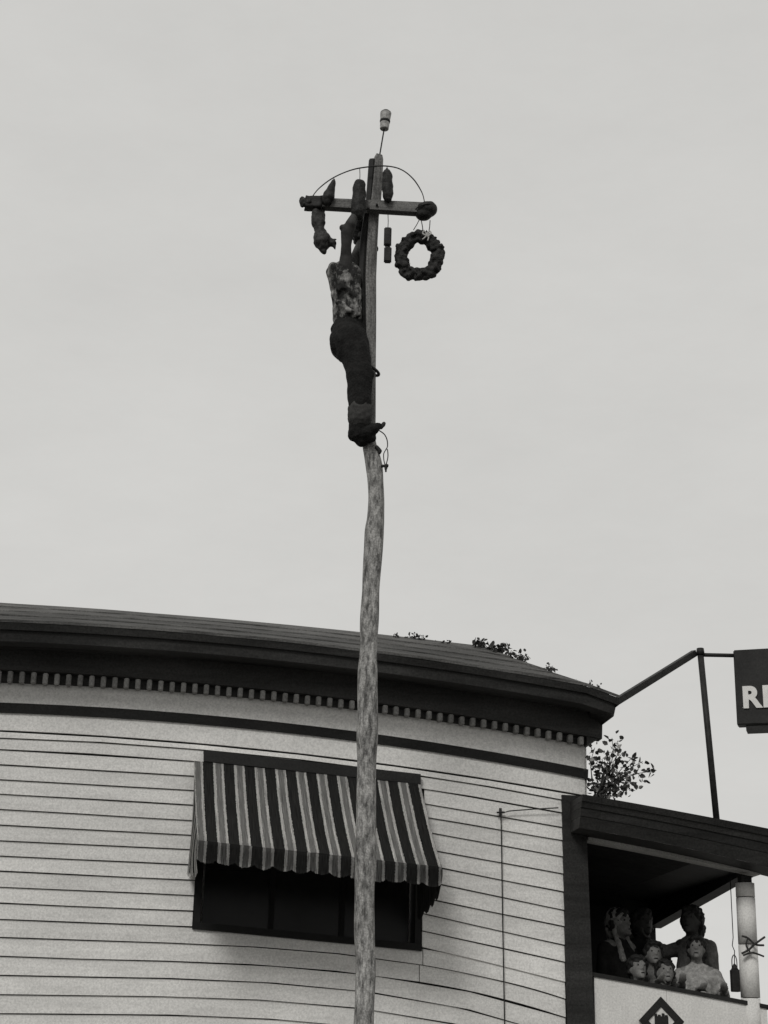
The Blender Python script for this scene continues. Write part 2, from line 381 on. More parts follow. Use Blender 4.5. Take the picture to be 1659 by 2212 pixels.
# frieze, black moulding, bed board, dentils
bandT = curve([(0, 1517), (410, 1543.6), (855, 1590), (1256, 1660)], .05)
bandB = curve([(0, 1537), (410, 1563), (855, 1609), (1256, 1679)], .05)
denT = curve([(0, 1447), (410, 1474), (855, 1525), (1256, 1589)], .09)
denB = curve([(0, 1474), (410, 1494), (855, 1545), (1256, 1607)], .09)
line3 = curve([(0, 1404), (410, 1423), (855, 1474), (1256, 1536)], .14)
strip('frieze_board', bandB, lambda u: full[0](u) + .006, UL, UC, .022, .022, .001, 'trim', 24)
strip('black_moulding', bandT, bandB, UL, UC + .02, .055, .04, .001, 'band', 24)
strip('frieze_board', lambda u: denB(u) + .01, bandT, UL, UC, .022, .022, .001, 'trim', 24)
strip('dentil_backing', denT, lambda u: denB(u) + .01, UL, UC + .02, .03, .03, .001, 'bed', 24)
strip('bed_board', line3, denT, UL, UC + .12, .14, .11, .001, 'bed', 24)
du = (B(1256, 1598, .09).x - B(22, 1460, .09).x) / 51.0
dme = None
u = B(22, 1460, .09).x - du * 30
i = 0
while u < UC - .01:
    if u > UL + .02:
        h = .088
        if dme is None:
            bm = bmesh.new(); add_box(bm, (-.019, -.095, 0), (.019, -.031, h)); bmesh.ops.bevel(bm, geom=bm.edges[:], offset=.006, segments=2, affect='EDGES')
            d = bmobj('dentil', bm, 'dentil', bld); dme = d.data
        else: d = link('dentil', dme, 'dentil', bld)
        d.location = bl((u, 0, denB(u) + .003 * rnd.uniform(-1, 1))); d.scale = (1, 1, min(1.0, (denT(u) - denB(u) - .004) / h))
    u += du
# eaves: fascia, soffit, low hipped roof
D2 = .50
line2 = curve([(0, 1343), (410, 1368), (855, 1416), (1296, 1487)], D2)
ridge = curve([(0, 1305), (410, 1335), (770, 1367), (1040, 1400)], -.62)
UT = B(1338, 1510, D2).x; ZT = B(1338, 1508, D2).z
UE = B(1300, 1487, D2).x
def eave(u):
    return line2(u) if u < UE else line2(UE) + (ZT - line2(UE)) * (u - UE) / max(UT - UE, .01)
FH = .13
def eaves(name, ftop, fbot, oa, ob, back, m, ext=0): return strip(name, ftop, fbot, UL, UT + ext, oa, ob, back, m, 30)
eaves('crown_fascia', lambda u: eave(u) - .004, lambda u: eave(u) - .05, D2, D2 - .02, .3, 'dark')
eaves('fascia', lambda u: eave(u) - .05, lambda u: eave(u) - FH, D2 - .04, D2 - .055, .3, 'dark', -.03)
# soffit boards
rows = 3
for k in range(rows):
    oa, ob = .139 + (.44 - .139) * k / rows + .004, .139 + (.44 - .139) * (k + 1) / rows - .004
    rings = []
    for i in range(25):
        u = UL + (UT - .05 - UL) * i / 24; z1, z0 = eave(u) - FH + .01, line3(u)
        za = z0 + (z1 - z0) * (k / rows); zb = z0 + (z1 - z0) * ((k + 1) / rows)
        rings.append([bl((u, -oa, za)), bl((u, -ob, zb)), bl((u, -ob, zb + .02)), bl((u, -oa, za + .02))])
    v, f = prism(rings); mobj('soffit_board', v, f, 'dark', bld)
# side return of the eaves along the right flank
rings = [[bl((UC + .001, y, line3(UC) - .02)), bl((UT - .03, y, eave(UT) - FH)), bl((UT, y, eave(UT) - .004)), bl((UC + .001, y, eave(UT) + .1))] for y in (-D2 + .06, DEPTH * .6, DEPTH)]
v, f = prism(rings); mobj('side_eaves', v, f, 'dark', bld)
rings = [[bl((UC + .001, y, denB(UC))), bl((UC + .10, y, denB(UC) + .06)), bl((UC + .11, y, line3(UC) - .022)), bl((UC + .001, y, line3(UC) - .022))] for y in (-.10, DEPTH * .6, DEPTH)]
v, f = prism(rings); mobj('side_bed_board', v, f, 'bed', bld)
box('side_frieze', bl((UC + .001, .0, full[0](UC) + .01)), bl((UC + .022, DEPTH, denB(UC) - .002)), 'trim', bld)
# roof slope in courses of roofing, each lapping the one below
UR = B(1040, 1400, -.62).x
NR = 4
for k in range(NR):
    t0, t1 = k / NR, (k + 1) / NR + .03
    rings = []
    for i in range(31):
        s = i / 30
        def pt(t, lift):
            ue = UL + (UT - UL) * s; ur = UL + (UR - UL) * s; uu = ue + (ur - ue) * t
            z = eave(ue) * (1 - t) + ridge(ur) * t
            return bl((uu, -D2 + (D2 + .62) * t, z + lift + .004 * noise.noise(Vector((uu * 2, t * 4, k)))))
        rings.append([pt(t0, .0), pt(t1, .0), pt(t1, .010), pt(t0, .022)])
    v, f = prism(rings); mobj('roof_course', v, f, 'roof', bld)
zr, zf = ridge(UR), ridge(UL)
v = [bl((UL, .62, zf - .01)), bl((UR, .62, zr - .01)), bl((UR, DEPTH, zr - .01)), bl((UL, DEPTH, zf - .01)), bl((UT, DEPTH, ZT)), bl((UT, -D2, ZT))]
mobj('roof_deck', v, [(0, 1, 2, 3)], 'deck', bld); mobj('roof_slope', [v[5], v[4], v[2], v[1]], [(0, 1, 2, 3)], 'roof', bld)
# broad dark corner board below the frieze, running down beside the porch
ccl = [B(1214, 1716, .045), B(1226, 2212, .045)]; ccr = [B(1264, 1716, .045), B(1284, 2212, .045)]
def cb(z, side):
    a, b = (ccl if side == 0 else ccr); t = (z - a.z) / (b.z - a.z); return a.x + (b.x - a.x) * t
rings = []
for z in np.linspace(full[0](UC) - .004, .3, 8):
    xa, xb = cb(z, 0), cb(z, 1); rings.append([bl((xa, -.045, z)), bl((xb, -.045, z)), bl((xb, .15, z)), bl((xa, -.002, z))])
v, f = prism(rings); mobj('corner_board', v, f, 'dark', bld)

# ------------------------------------------------------------------ awning over the window
a_t = [B(419, 1643, .06), B(908, 1693, .06)]; OF = .80
a_f = [B(427, 1815, OF), B(954, 1873, OF)]
base = Vector((a_t[0].x, 0, a_f[0].z - .25))
aw = thing('window_awning', 'striped canvas awning with scalloped valance over the dark window', 'awning', BW(base), YAW)
def al(v): return Vector(v) - base
def cloth(name, grid, uvs, m, parent, th=.004):
    nv, nu = len(grid), len(grid[0]); bm = bmesh.new(); uvl = bm.loops.layers.uv.new('UVMap')
    V = [[bm.verts.new(al(p)) for p in row] for row in grid]
    for i in range(nv - 1):
        for j in range(nu - 1):
            fc = bm.faces.new((V[i][j], V[i][j + 1], V[i + 1][j + 1], V[i + 1][j]))
            for lp, (a, b) in zip(fc.loops, ((i, j), (i, j + 1), (i + 1, j + 1), (i + 1, j))): lp[uvl].uv = uvs(a / (nv - 1), b / (nu - 1))
    g = bmesh.ops.solidify(bm, geom=bm.faces[:], thickness=th)
    return bmobj(name, bm, m, parent, True)
NS = 11.04                                              # stripe repeats across
PH = .545
def lerp(a, b, t): return a + (b - a) * t
NU = 120
grid = []
for i in range(15):
    t = i / 14; row = []
    for j in range(NU + 1):
        s = j / NU; a = lerp(a_t[0], a_t[1], s); b = lerp(a_f[0], a_f[1], s); p = lerp(a, b, t)
        sag = -.035 * math.sin(math.pi * t) - .008 * math.sin(math.pi * t) * math.sin(s * 23 + t) + .006 * noise.noise(Vector((s * 9, t * 4, 2)))
        p.z += sag; row.append(p)
    grid.append(row)
cloth('canopy', grid, lambda v, u: (u * NS + PH + .035 * v * math.sin(u * 9), v), 'awning', aw)
# valance with scallops
NSC = 13
rows = 6; grid = []
for i in range(rows):
    t = i / (rows - 1); row = []
    for j in range(NU * 2 + 1):
        s = j / (NU * 2); a = lerp(a_f[0], a_f[1], s)
        dl = lerp(.125, .115, s) + .028 * abs(math.sin(math.pi * s * NSC)) ** .6 + .014 * noise.noise(Vector((s * 14, 3, 1))) + .012 * noise.noise(Vector((s * 160, 3, 1)))
        p = a + Vector((0, -.006 - .009 * math.sin(s * 41 + 2 * math.sin(s * 13)) * t + .03 * t * noise.noise(Vector((s * 7, 8, 0))), -dl * t)); row.append(p)
    grid.append(row)
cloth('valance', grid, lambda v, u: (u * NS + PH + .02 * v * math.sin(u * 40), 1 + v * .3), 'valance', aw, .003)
for sd in (0, 1):                                     # closed sides
    top, fr_ = a_t[sd], a_f[sd]; grid = []
    for i in range(9):
        t = i / 8; row = []
        for j in range(13):
            s = j / 12                                # wall -> front
            hi = lerp(top, fr_, s) + Vector((0, 0, -.035 * math.sin(math.pi * s) - .006)); zb = fr_.z - (.13 + .035 * abs(math.sin(math.pi * s * 4)) + (.09 * s if sd == 0 else .04 + .11 * (1 - s)))
            row.append(Vector((hi.x + (-.012 if sd else .012) * math.sin(t * 3 + s * 4) + (-.004 if sd else .004), hi.y, lerp(hi.z, zb, t))))
        grid.append(row)
    cloth('side_flap', grid, (lambda v, u: (u * 3.3 + .62, v)) if sd == 0 else (lambda v, u: (.05 + u * .3, v)), 'awning', aw, .003)  # right flap keeps to the dark stripe, putting its inner shade into the colour
hd0, hd1 = B(440, 1620, .07), B(909, 1672, .07); hb0, hb1 = B(440, 1644, .07), B(909, 1694, .07)
v, f = prism([[al(hd0), al(hd0 + Vector((0, .068, 0))), al(hb0 + Vector((0, .068, 0))), al(hb0)], [al(hd1), al(hd1 + Vector((0, .068, 0))), al(hb1 + Vector((0, .068, 0))), al(hb1)]])
mobj('head_board', v, f, 'band', aw)
tube('front_bar', [al(a_f[0] + Vector((.01, .02, -.012))), al(a_f[1] + Vector((-.01, .02, -.012)))], .010, 'iron', aw)
for sd in (0, 1):
    q = a_f[sd] + Vector((.02 if sd == 0 else -.02, .02, -.012)); tube('side_arm', [al(q), al(Vector((q.x, -.03, q.z - .05)))], .008, 'iron', aw)

# ------------------------------------------------------------------ cable down the wall
pts = [B(1206, 1745, .06), B(1150, 1748, .06), B(1100, 1752, .06), B(1082, 1757, .06), B(1083, 1800, .045), B(1086, 2000, .045), B(1090, 2215, .045)]
pts.append(pts[-1] + Vector((.01, 0, -1.2)))
cb_ = thing('wall_cable', 'thin dark cable running down the clapboards from a small bracket', 'cable', BW(pts[-1]), YAW)
tube('wire', [p - pts[-1] for p in pts], .0045, 'iron', cb_, 6)
q = B(1081, 1756, .04) - pts[-1]
tube('bracket', [q + Vector((0, 0, -.03)), q + Vector((0, 0, .035))], .011, 'iron', cb_, 8)
tube('insulator', [q + Vector((-.03, -.01, .0)), q + Vector((.03, -.012, .004))], .007, 'iron', cb_, 8)

# ------------------------------------------------------------------ porch at the right
UP0 = cb(2.6, 1) + .004
pb = Vector((UP0, 0, .14))
porch = thing('porch', 'dark roofed porch with white parapet attached to the right corner of the building', 'porch', BW(pb), YAW)
def pl(v): return Vector(v) - pb
PD = 2.5
beamB = curve([(1268, 1814), (1450, 1849), (1641, 1889)], 0.0)
beamT = lambda u: beamB(u) + .075
crownB = curve([(1275, 1790), (1450, 1823), (1650, 1868)], .34)
crownT = curve([(1265, 1716), (1450, 1749), (1659, 1789)], .42)
UPT = B(1643, 1889, 0).x; UCR = UPT + .42
def pstrip(name, ft, fb, ot, ob, back, m, ua, ub, n=10):
    rings = []
    for i in range(n + 1):
        u = ua + (ub - ua) * i / n; zt, zb = ft(u), fb(u)
        rings.append([pl((u, -ob, zb)), pl((u, -ot, zt)), pl((u, -back, zt)), pl((u, -back, zb))])
    v, f = prism(rings); return mobj(name, v, f, m, porch)
pstrip('front_beam', beamT, beamB, 0, 0, -.14, 'soffit', UP0, UPT)
# stepped crown of the eaves
hts = [(0, .34, .30, .30), (.36, .36, .345, .62), (.62, .39, .37, .80), (.80, .42, .40, 1.0)]
for i, (a, ot, ob, _) in enumerate(hts):
    b = hts[i + 1][0] if i + 1 < len(hts) else 1.0
    pstrip('crown_moulding', (lambda b: lambda u: lerp(crownB(u), crownT(u), b) - .002)(b), (lambda a: lambda u: lerp(crownB(u), crownT(u), a))(a), ot, ob, -PD - .3, 'dark', UP0, UPT)
    pstrip('crown_return', (lambda b: lambda u: lerp(crownB(u), crownT(u), b) - .002)(b), (lambda a: lambda u: lerp(crownB(u), crownT(u), a))(a), ot, ob, -.05, 'dark', UPT + .001, UCR - .42 + ot, 2)
for i, (a, ot, ob, _) in enumerate(hts):
    b = hts[i + 1][0] if i + 1 < len(hts) else 1.0
    pstrip('crown_end', (lambda b: lambda u: lerp(crownB(u), crownT(u), b) - .002)(b), (lambda a: lambda u: lerp(crownB(u), crownT(u), a))(a), ot, ob, .05, 'dark', B(1258, 1750, .40).x, UP0 - .001, 2)
# light painted eave soffit between beam and crown
rings = []
for i in range(9):
    u = UP0 + (UPT + .28 - UP0) * i / 8
    rings.append([pl((u, -.002, beamT(u))), pl((u, -.30, crownB(u) + .0)), pl((u, -.30, crownB(u) + .02)), pl((u, -.002, beamT(u) + .02))])
v, f = prism(rings); mobj('eave_soffit', v, f, 'soffit', porch)
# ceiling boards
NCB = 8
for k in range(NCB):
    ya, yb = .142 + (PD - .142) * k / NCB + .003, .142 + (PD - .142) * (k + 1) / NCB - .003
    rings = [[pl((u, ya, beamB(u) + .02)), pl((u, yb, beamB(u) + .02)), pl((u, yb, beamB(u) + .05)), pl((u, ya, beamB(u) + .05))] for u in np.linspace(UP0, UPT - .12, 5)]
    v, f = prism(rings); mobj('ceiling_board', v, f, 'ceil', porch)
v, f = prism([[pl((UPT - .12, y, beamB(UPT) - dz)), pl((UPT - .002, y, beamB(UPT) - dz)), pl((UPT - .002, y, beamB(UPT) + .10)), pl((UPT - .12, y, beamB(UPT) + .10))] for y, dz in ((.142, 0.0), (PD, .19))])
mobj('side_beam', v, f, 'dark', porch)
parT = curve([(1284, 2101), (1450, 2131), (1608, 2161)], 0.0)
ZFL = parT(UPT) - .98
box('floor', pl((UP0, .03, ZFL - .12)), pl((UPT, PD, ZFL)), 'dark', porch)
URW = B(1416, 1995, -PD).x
box('rear_wall', pl((UP0, PD + .002, ZFL)), pl((URW, PD + .16, beamB(UP0) + .05)), 'ceil', porch)  # near-black colour stands in for the shade at the back of the porch
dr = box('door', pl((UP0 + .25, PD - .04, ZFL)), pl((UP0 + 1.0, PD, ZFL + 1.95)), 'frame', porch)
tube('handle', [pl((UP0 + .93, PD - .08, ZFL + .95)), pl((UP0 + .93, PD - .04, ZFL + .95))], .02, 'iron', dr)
box('side_shade_sheet', pl((UP0 - .02, .16, ZFL)), pl((UP0 - .001, PD, beamB(UP0))), 'ceil', porch)  # dark sheet over the white flank, porch shade put into its colour
# parapet panel boards, top rail
UPA = B(1284, 2150).x
edges = [UPA, B(1441, 2180).x, UPT - .01]
for a, b in zip(edges[:-1], edges[1:]):
    rings = [[pl((u, 0, .14)), pl((u, 0, parT(u) - .03)), pl((u, .03, parT(u) - .03)), pl((u, .03, .14))] for u in np.linspace(a + .001, b - .001, 5)]
    v, f = prism(rings); mobj('parapet_panel', v, f, 'panel', porch)
rings = [[pl((u, -.012, parT(u) - .03)), pl((u, -.012, parT(u))), pl((u, .09, parT(u))), pl((u, .09, parT(u) - .03))] for u in np.linspace(UP0, UPT + .02, 9)]
v, f = prism(rings); mobj('top_rail', v, f, 'band', porch)
box('side_parapet', pl((UPT - .04, .09, .14)), pl((UPT - .01, PD, parT(UPT) - .04)), 'panel', porch)
# corner post: boxed with boards, roped joints
cpl = [B(1597, 1905, .03), B(1612, 2212, .03)]; cpr = [B(1641, 1900, .03), B(1655, 2212, .03)]
post = []
zt_ = beamB(UPT) - .002
for (ya, yb) in ((1906, 1936), (1938, 2038), (2040, 2154), (2156, 2260)):
    za, zb = min(B(1620, ya, .03).z, zt_), B(1620, yb, .03).z
    rings = []
    for z in (za, zb):
        t = (z - cpl[0].z) / (cpl[1].z - cpl[0].z); x0 = lerp(cpl[0].x, cpl[1].x, t); x1 = lerp(cpl[0].x, cpl[1].x, t) + .145
        rings.append([pl(((x0 + x1) / 2 + .0725 * math.cos(a), .045 + .075 * math.sin(a), z)) for a in np.linspace(0, 2 * math.pi, 25)[:-1]])
    v, f = prism(rings); post.append(mobj('corner_post', v, f, 'panel', porch))
    for pg in post[-1].data.polygons: pg.use_smooth = len(pg.vertices) == 4
t = (.14 - cpl[0].z) / (cpl[1].z - cpl[0].z); x0 = lerp(cpl[0].x, cpl[1].x, t)
z = B(1620, 2262, .03).z; v, f = prism([[pl((x0 + .0725 + .0725 * math.cos(a), .045 + .075 * math.sin(a), zz)) for a in np.linspace(0, 2 * math.pi, 25)[:-1]] for zz in (z, .14)]); mobj('corner_post', v, f, 'panel', porch)
def pcore(): 
    v, f = prism([[pl((lerp(cpl[0].x, cpl[1].x, (zz - cpl[0].z) / (cpl[1].z - cpl[0].z)) + d, (.085 if k else .005), zz)) for d, k in ((.03, 0), (.115, 0), (.115, 1), (.03, 1))] for zz in (zt_ - .01, .5)])
    mobj('post_core', v, f, 'dark', porch)
pcore()
rp = thing('rope_knot', 'dark rope knotted around the white porch corner post', 'rope', BW(B(1628, 2040, .05)), YAW)
o_ = B(1628, 2040, .05)
def rr(px, py, o=.05): return B(px, py, o) - o_
tube('rope', smoothpath([rr(1602, 2022), rr(1615, 2026, .06), rr(1632, 2040, .06), rr(1650, 2042)]), .008, 'rope', rp)
tube('rope', smoothpath([rr(1602, 2060), rr(1617, 2052, .065), rr(1630, 2040, .07), rr(1652, 2024)]), .008, 'rope', rp)
tube('rope', smoothpath([rr(1605, 2064), rr(1625, 2058, .065), rr(1650, 2066)]), .007, 'rope', rp)
tube('rope', smoothpath([rr(1616, 2026, .06), rr(1612, 2042, .06), rr(1620, 2056, .06)]), .007, 'rope', rp)
# small dark lantern hanging beside the post
lq = B(1588, 2112, -.25); lt = B(1583, 1909, -.25); lt.x = lq.x
lan = thing('lantern', 'small dark lantern hanging on a wire inside the porch corner post', 'lantern', BW(lq), YAW)
box('lantern_body', (-.032, -.03, -.105), (.032, .03, .06), 'iron', lan, .006)
tube('cap', [(0, 0, .06), (0, 0, .075), (0, 0, .10), (0, 0, .105)], [.03, .022, .010, .004], 'iron', lan, 10)
tube('wire', [(0, 0, .10), (.006, 0, .2), (-.01, 0, .24), (0, 0, .30), (0, 0, beamB(lq.x) + .02 - lq.z)], .0035, 'iron', lan, 6)
tube('handle', smoothpath([(-.02, 0, .07), (-.018, 0, .14), (0, 0, .17), (.018, 0, .14), (.02, 0, .07)]), .004, 'iron', lan, 6)
# diamond sign on the parapet
dc = B(1428, 2206, .012); ds = thing('diamond_sign', 'diamond shaped sign with thick black border on the white parapet', 'sign', BW(dc), YAW)
hd = B(1428, 2153, .012).z - dc.z; rot = Matrix.Rotation(R(45), 4, 'Y'); hs = hd / math.sqrt(2); bwid = .052
bm = bmesh.new(); add_box(bm, (-hs + .004, -.008, -hs + .004), (hs - .004, .008, hs - .004), rot); bmobj('sign_board', bm, 'panel', ds)
for a in range(4):
    bm = bmesh.new(); add_box(bm, (-hs, -.016, hs - bwid), (hs - bwid - .001, -.0085, hs), Matrix.Rotation(R(45 + 90 * a), 4, 'Y')); bmobj('border_bar', bm, 'band', ds)
bm = bmesh.new(); add_box(bm, (-.052, -.014, -.06), (.052, -.0085, .035))
for k, (x, h) in enumerate(((-.045, .052), (-.018, .046), (.012, .056), (.036, .044))): add_box(bm, (x - .008, -.0138, .034), (x + .012, -.0088, h))
bmobj('emblem', bm, 'band', ds)

# ------------------------------------------------------------------ roof sign with its brace and post
SO = -.35
st_, sb_ = B(1513, 1412, SO), B(1550, 1770, SO)
sb_.z = crownT(sb_.x) - .004
sg = thing('roof_sign', 'dark board sign with white lettering on a post above the porch roof', 'sign', BW(sb_), YAW)
def gl(v): return Vector(v) - sb_
tube('post', [gl(sb_), gl(st_ + (st_ - sb_).normalized() * .02)], .026, 'iron', sg, 10)
tube('post_cap', [gl(st_ + Vector((0, 0, -.01))), gl(st_ + Vector((0, 0, .045)))], [.036, .03], 'iron', sg, 10)
tip = Vector((UT - .03, -D2 + .06, ZT - .03)); be = B(1500, 1411, SO - .02)
bm = bmesh.new(); dd = (be - tip); L = dd.length; mt = Matrix.Translation(gl(tip)) @ dd.to_track_quat('X', 'Z').to_matrix().to_4x4()
add_box(bm, (0, -.02, -.026), (L, .02, .026), mt); bmobj('brace', bm, 'iron', sg)
aend = B(1584, 1416, SO)
tube('arm', [gl(st_ + Vector((0, 0, -.01))), gl(aend)], .017, 'iron', sg, 8)
tl, blc = B(1581, 1404, SO), B(1594, 1566, SO)
SY = R(-26); H = tl.z - blc.z; Wd, Th = 1.75, .12
smt = Matrix.Translation(gl((tl.x + .01, tl.y, blc.z))) @ Matrix.Rotation(SY - YAW * 0, 4, 'Z')
bm = bmesh.new(); add_box(bm, (0, 0, 0), (Wd, Th, H)); bmesh.ops.bevel(bm, geom=bm.edges[:], offset=.008, segments=2, affect='EDGES'); bmesh.ops.transform(bm, matrix=smt, verts=bm.verts)
bmobj('sign_board', bm, 'sign', sg)
bm = bmesh.new(); add_box(bm, (.07, .02, -.045), (Wd, Th + .04, -.001)); bmesh.ops.transform(bm, matrix=smt, verts=bm.verts); bmobj('bottom_rail', bm, 'sign', sg)
fc = bpy.data.curves.new('lettering', 'FONT'); fc.body = 'RE'; fc.size = .245; fc.extrude = .006; fc.offset = .010; fc.space_character = 1.12
fo = bpy.data.objects.new('tmp', fc); C.objects.link(fo); dg = bpy.context.evaluated_depsgraph_get()
fme = bpy.data.meshes.new_from_object(fo.evaluated_get(dg)); bpy.data.objects.remove(fo)
fme.transform(smt @ Matrix.Translation((.052, -.007, H * .225)) @ Matrix.Rotation(R(90), 4, 'X'))
link('lettering', fme, 'letter', sg)

# ------------------------------------------------------------------ plants
def leafmesh(bm, p, d, size, up=None):
    d = d.normalized(); s = d.orthogonal().normalized(); s = Matrix.Rotation(rnd.uniform(0, 6.28), 3, d) @ s; n = d.cross(s)
    w_ = size * .36
    q = [p, p + d * size * .35 + s * w_ + n * .1 * size, p + d * size * .75 + s * w_ * .7, p + d * size + n * -.1 * size, p + d * size * .75 - s * w_ * .7, p + d * size * .35 - s * w_ + n * .1 * size]
    vv = [bm.verts.new(x) for x in q]; bm.faces.new((vv[0], vv[1], vv[2], vv[3])); bm.faces.new((vv[0], vv[3], vv[4], vv[5]))
def plant(name, label, cat, basept, stems, leaf, nl, m='leaf', group=None, spread=.05, pale=0):
    """stems: paths in building axes from basept"""
    t = thing(name, label, cat, BW(basept), YAW, group)
    b1 = bmesh.new(); b2 = bmesh.new(); b3 = bmesh.new()
    for path in stems:
        path = smoothpath([Vector(p) - basept for p in path], 5); n = len(path)
        add_tube(b1, path, [max(.0025, .007 * (1 - i / n)) for i in range(n)], 5)
        for k in range(nl):
            tt = rnd.uniform(.15, 1) ** .8; i = min(int(tt * (n - 1)), n - 2); p = lerp(path[i], path[i + 1], rnd.random())
            d = Vector((rnd.gauss(0, 1), rnd.gauss(0, 1), rnd.gauss(.1, 1))).normalized(); p = p + d * rnd.uniform(0, spread)
            leafmesh(b3 if rnd.random() < pale else b2, p, d, leaf * rnd.uniform(.6, 1.3))
    bmobj('stem', b1, 'stem', t)
    o = bmobj('foliage', b2, m, t); o['kind'] = 'stuff'
    if pale and len(b3.verts): o = bmobj('pale_foliage', b3, 'paleleaf', t); o['kind'] = 'stuff'
    else: b3.free()
    return t
# the bush growing on the porch roof against the corner
bb = B(1290, 1722, .2); bb.z = crownT(bb.x) + .0
tips = [(1272, 1650), (1285, 1615), (1300, 1640), (1322, 1594), (1335, 1600), (1330, 1640), (1345, 1625), (1362, 1640), (1388, 1645), (1418, 1664), (1396, 1668), (1376, 1690), (1345, 1672), (1325, 1680), (1300, 1680), (1280, 1690), (1312, 1660), (1372, 1708), (1350, 1700), (1330, 1712)]
stems = []
for x, y in tips:
    e = B(x, y, rnd.uniform(.0, .35)); mid = lerp(bb, e, .5) + Vector((rnd.uniform(-.05, .05), rnd.uniform(-.05, .05), .06)); stems.append([bb + Vector((rnd.uniform(-.06, .06), rnd.uniform(-.05, .05), 0)), mid, e])
plant('bush', 'leafy wild bush growing on the porch roof against the building corner', 'bush', bb, stems, .046, 22, 'leaf', spread=.07, pale=.2)
def roofpt(px, py):
    """point on the roof slope edge nearest the measured silhouette"""
    p = B(px, py, -.60); u = p.x; return Vector((u, .60, min(ridge(u) if u < UR else 99, p.z)))
def tuft(label, cx, w_, h_, n, leaf, nl=9):
    base_ = None; stems = []
    for k in range(n):
        x = cx + rnd.uniform(-w_, w_) / 1
        if x < 1040: yb = 1305 + (x / 1040) ** 1.08 * 95; o = -.58
        else:
            t = (x - 1040) / 300; yb = 1400 + 110 * t; o = lerp(-.60, .46, t)
        q = B(x, yb + 6, o); e = B(x + rnd.uniform(-10, 14), yb - rnd.uniform(.2, 1) * h_, o + rnd.uniform(-.1, .1)); stems.append([q, lerp(q, e, .5) + Vector((rnd.uniform(-.02, .02), 0, .01)), e])
        if base_ is None: base_ = q
    plant('weed', label, 'weed', base_, stems, leaf, nl, 'leaf', 'weeds growing along the roof edge', .02)
tuft('sparse weeds on the roof edge just right of the pole', 880, 30, 16, 10, .028, 8)
tuft('thin trailing weed on the roof edge between the two denser weeds', 950, 18, 9, 5, .022, 6)
tuft('densest leafy weed clump at the top of the roof hip', 1060, 34, 24, 16, .038, 9)
tuft('leafy weed just below the top of the roof hip', 1112, 22, 22, 9, .034, 9)
tuft('upright weed sprig halfway down the roof hip', 1196, 12, 20, 5, .030, 9)
tuft('low weeds near the lower end of the roof hip', 1262, 34, 9, 8, .022, 6)

# ------------------------------------------------------------------ the pole
pbase = P(763, 2212); gx = pbase.x - .03
pole = thing('greasy_pole', 'tall crooked peeled wooden pole with a crossarm and hoop at its top', 'pole', (gx, YP, .14))
p0 = Vector((gx, YP, .14))
def ql(v): return Vector(v) - p0
prof = [(925, 782, 808), (960, 783, 813), (985, 787, 820), (1010, 790, 826), (1045, 793, 829), (1080, 795, 831), (1120, 793, 830), (1150, 788, 828), (1210, 785, 825), (1280, 782, 821), (1360, 777, 818), (1450, 773, 816), (1550, 772, 815), (1650, 771, 815), (1800, 768, 813), (2000, 765, 810), (2212, 763, 808)]
pts, rad = [], []
for y, xl, xr in prof:
    a, b = P(xl, y), P(xr, y); pts.append(ql((a + b) / 2)); rad.append((b - a).length / 2)
pts.append(Vector((0, 0, 0))); rad.append(rad[-1] * 1.05)
fine = smoothpath(pts, 12); rf = []
for i in range(len(pts) - 1):
    for k in range(12): rf.append(lerp(rad[i], rad[i + 1], k / 12))
rf.append(rad[-1])
bm = bmesh.new(); add_tube(bm, fine, rf, 20, .16, Vector((1, 0, 0)), 3.5); bmobj('trunk', bm, 'pole', pole, True)
# upper squared post, turned to show its left face
uprof = [(336, 809, 826), (345, 805, 828), (380, 802, 827), (430, 796, 824), (470, 790, 819), (520, 787, 816), (600, 784, 813), (700, 785, 813), (800, 789, 812), (900, 789, 812), (950, 788, 811)]
rings = []
for y, xl, xr in uprof:
    a, b = P(xl, y), P(xr, y); c = ql((a + b) / 2); wv = (b - a).length / 2; k = wv / 1.22
    an = R(24); ca, sa = math.cos(an), math.sin(an)
    ring = []
    for dx, dy in ((-1, -.86), (-.86, -1), (.86, -1), (1, -.86), (1, .86), (.86, 1), (-.86, 1), (-1, .86)):
        X, Y = dx * k * ca - dy * k * sa * .8, dx * k * sa + dy * k * ca
        jx = .002 * noise.noise(Vector((y * .02, dx, dy))); ring.append(c + Vector((X + jx, Y + jx, 0)))
    rings.append(ring)
v, f = prism(rings); mobj('upper_post', v, f, 'beam', pole)
bp_ = [(346, 801), (438, 794), (520, 782), (600, 778), (700, 780), (770, 786)]
tube('dark_side_strip', [ql(P(x + 3.5, y, -.02)) for y, x in bp_], [.028, .028, .030, .030, .028, .02], 'band', pole, 6, smooth=False)  # added dark strip: shaded left side of the post, climber's far arm and shadow
# iron collar by the legs
c = (P(789, 803) + P(812, 803)) / 2
ring = [ql(c + Vector((math.cos(t) * .058, math.sin(t) * .058, .012 - .03 * math.cos(t)))) for t in np.linspace(0, 2 * math.pi, 25)]
tube('collar_strap', ring, .011, 'iron', pole, 8)
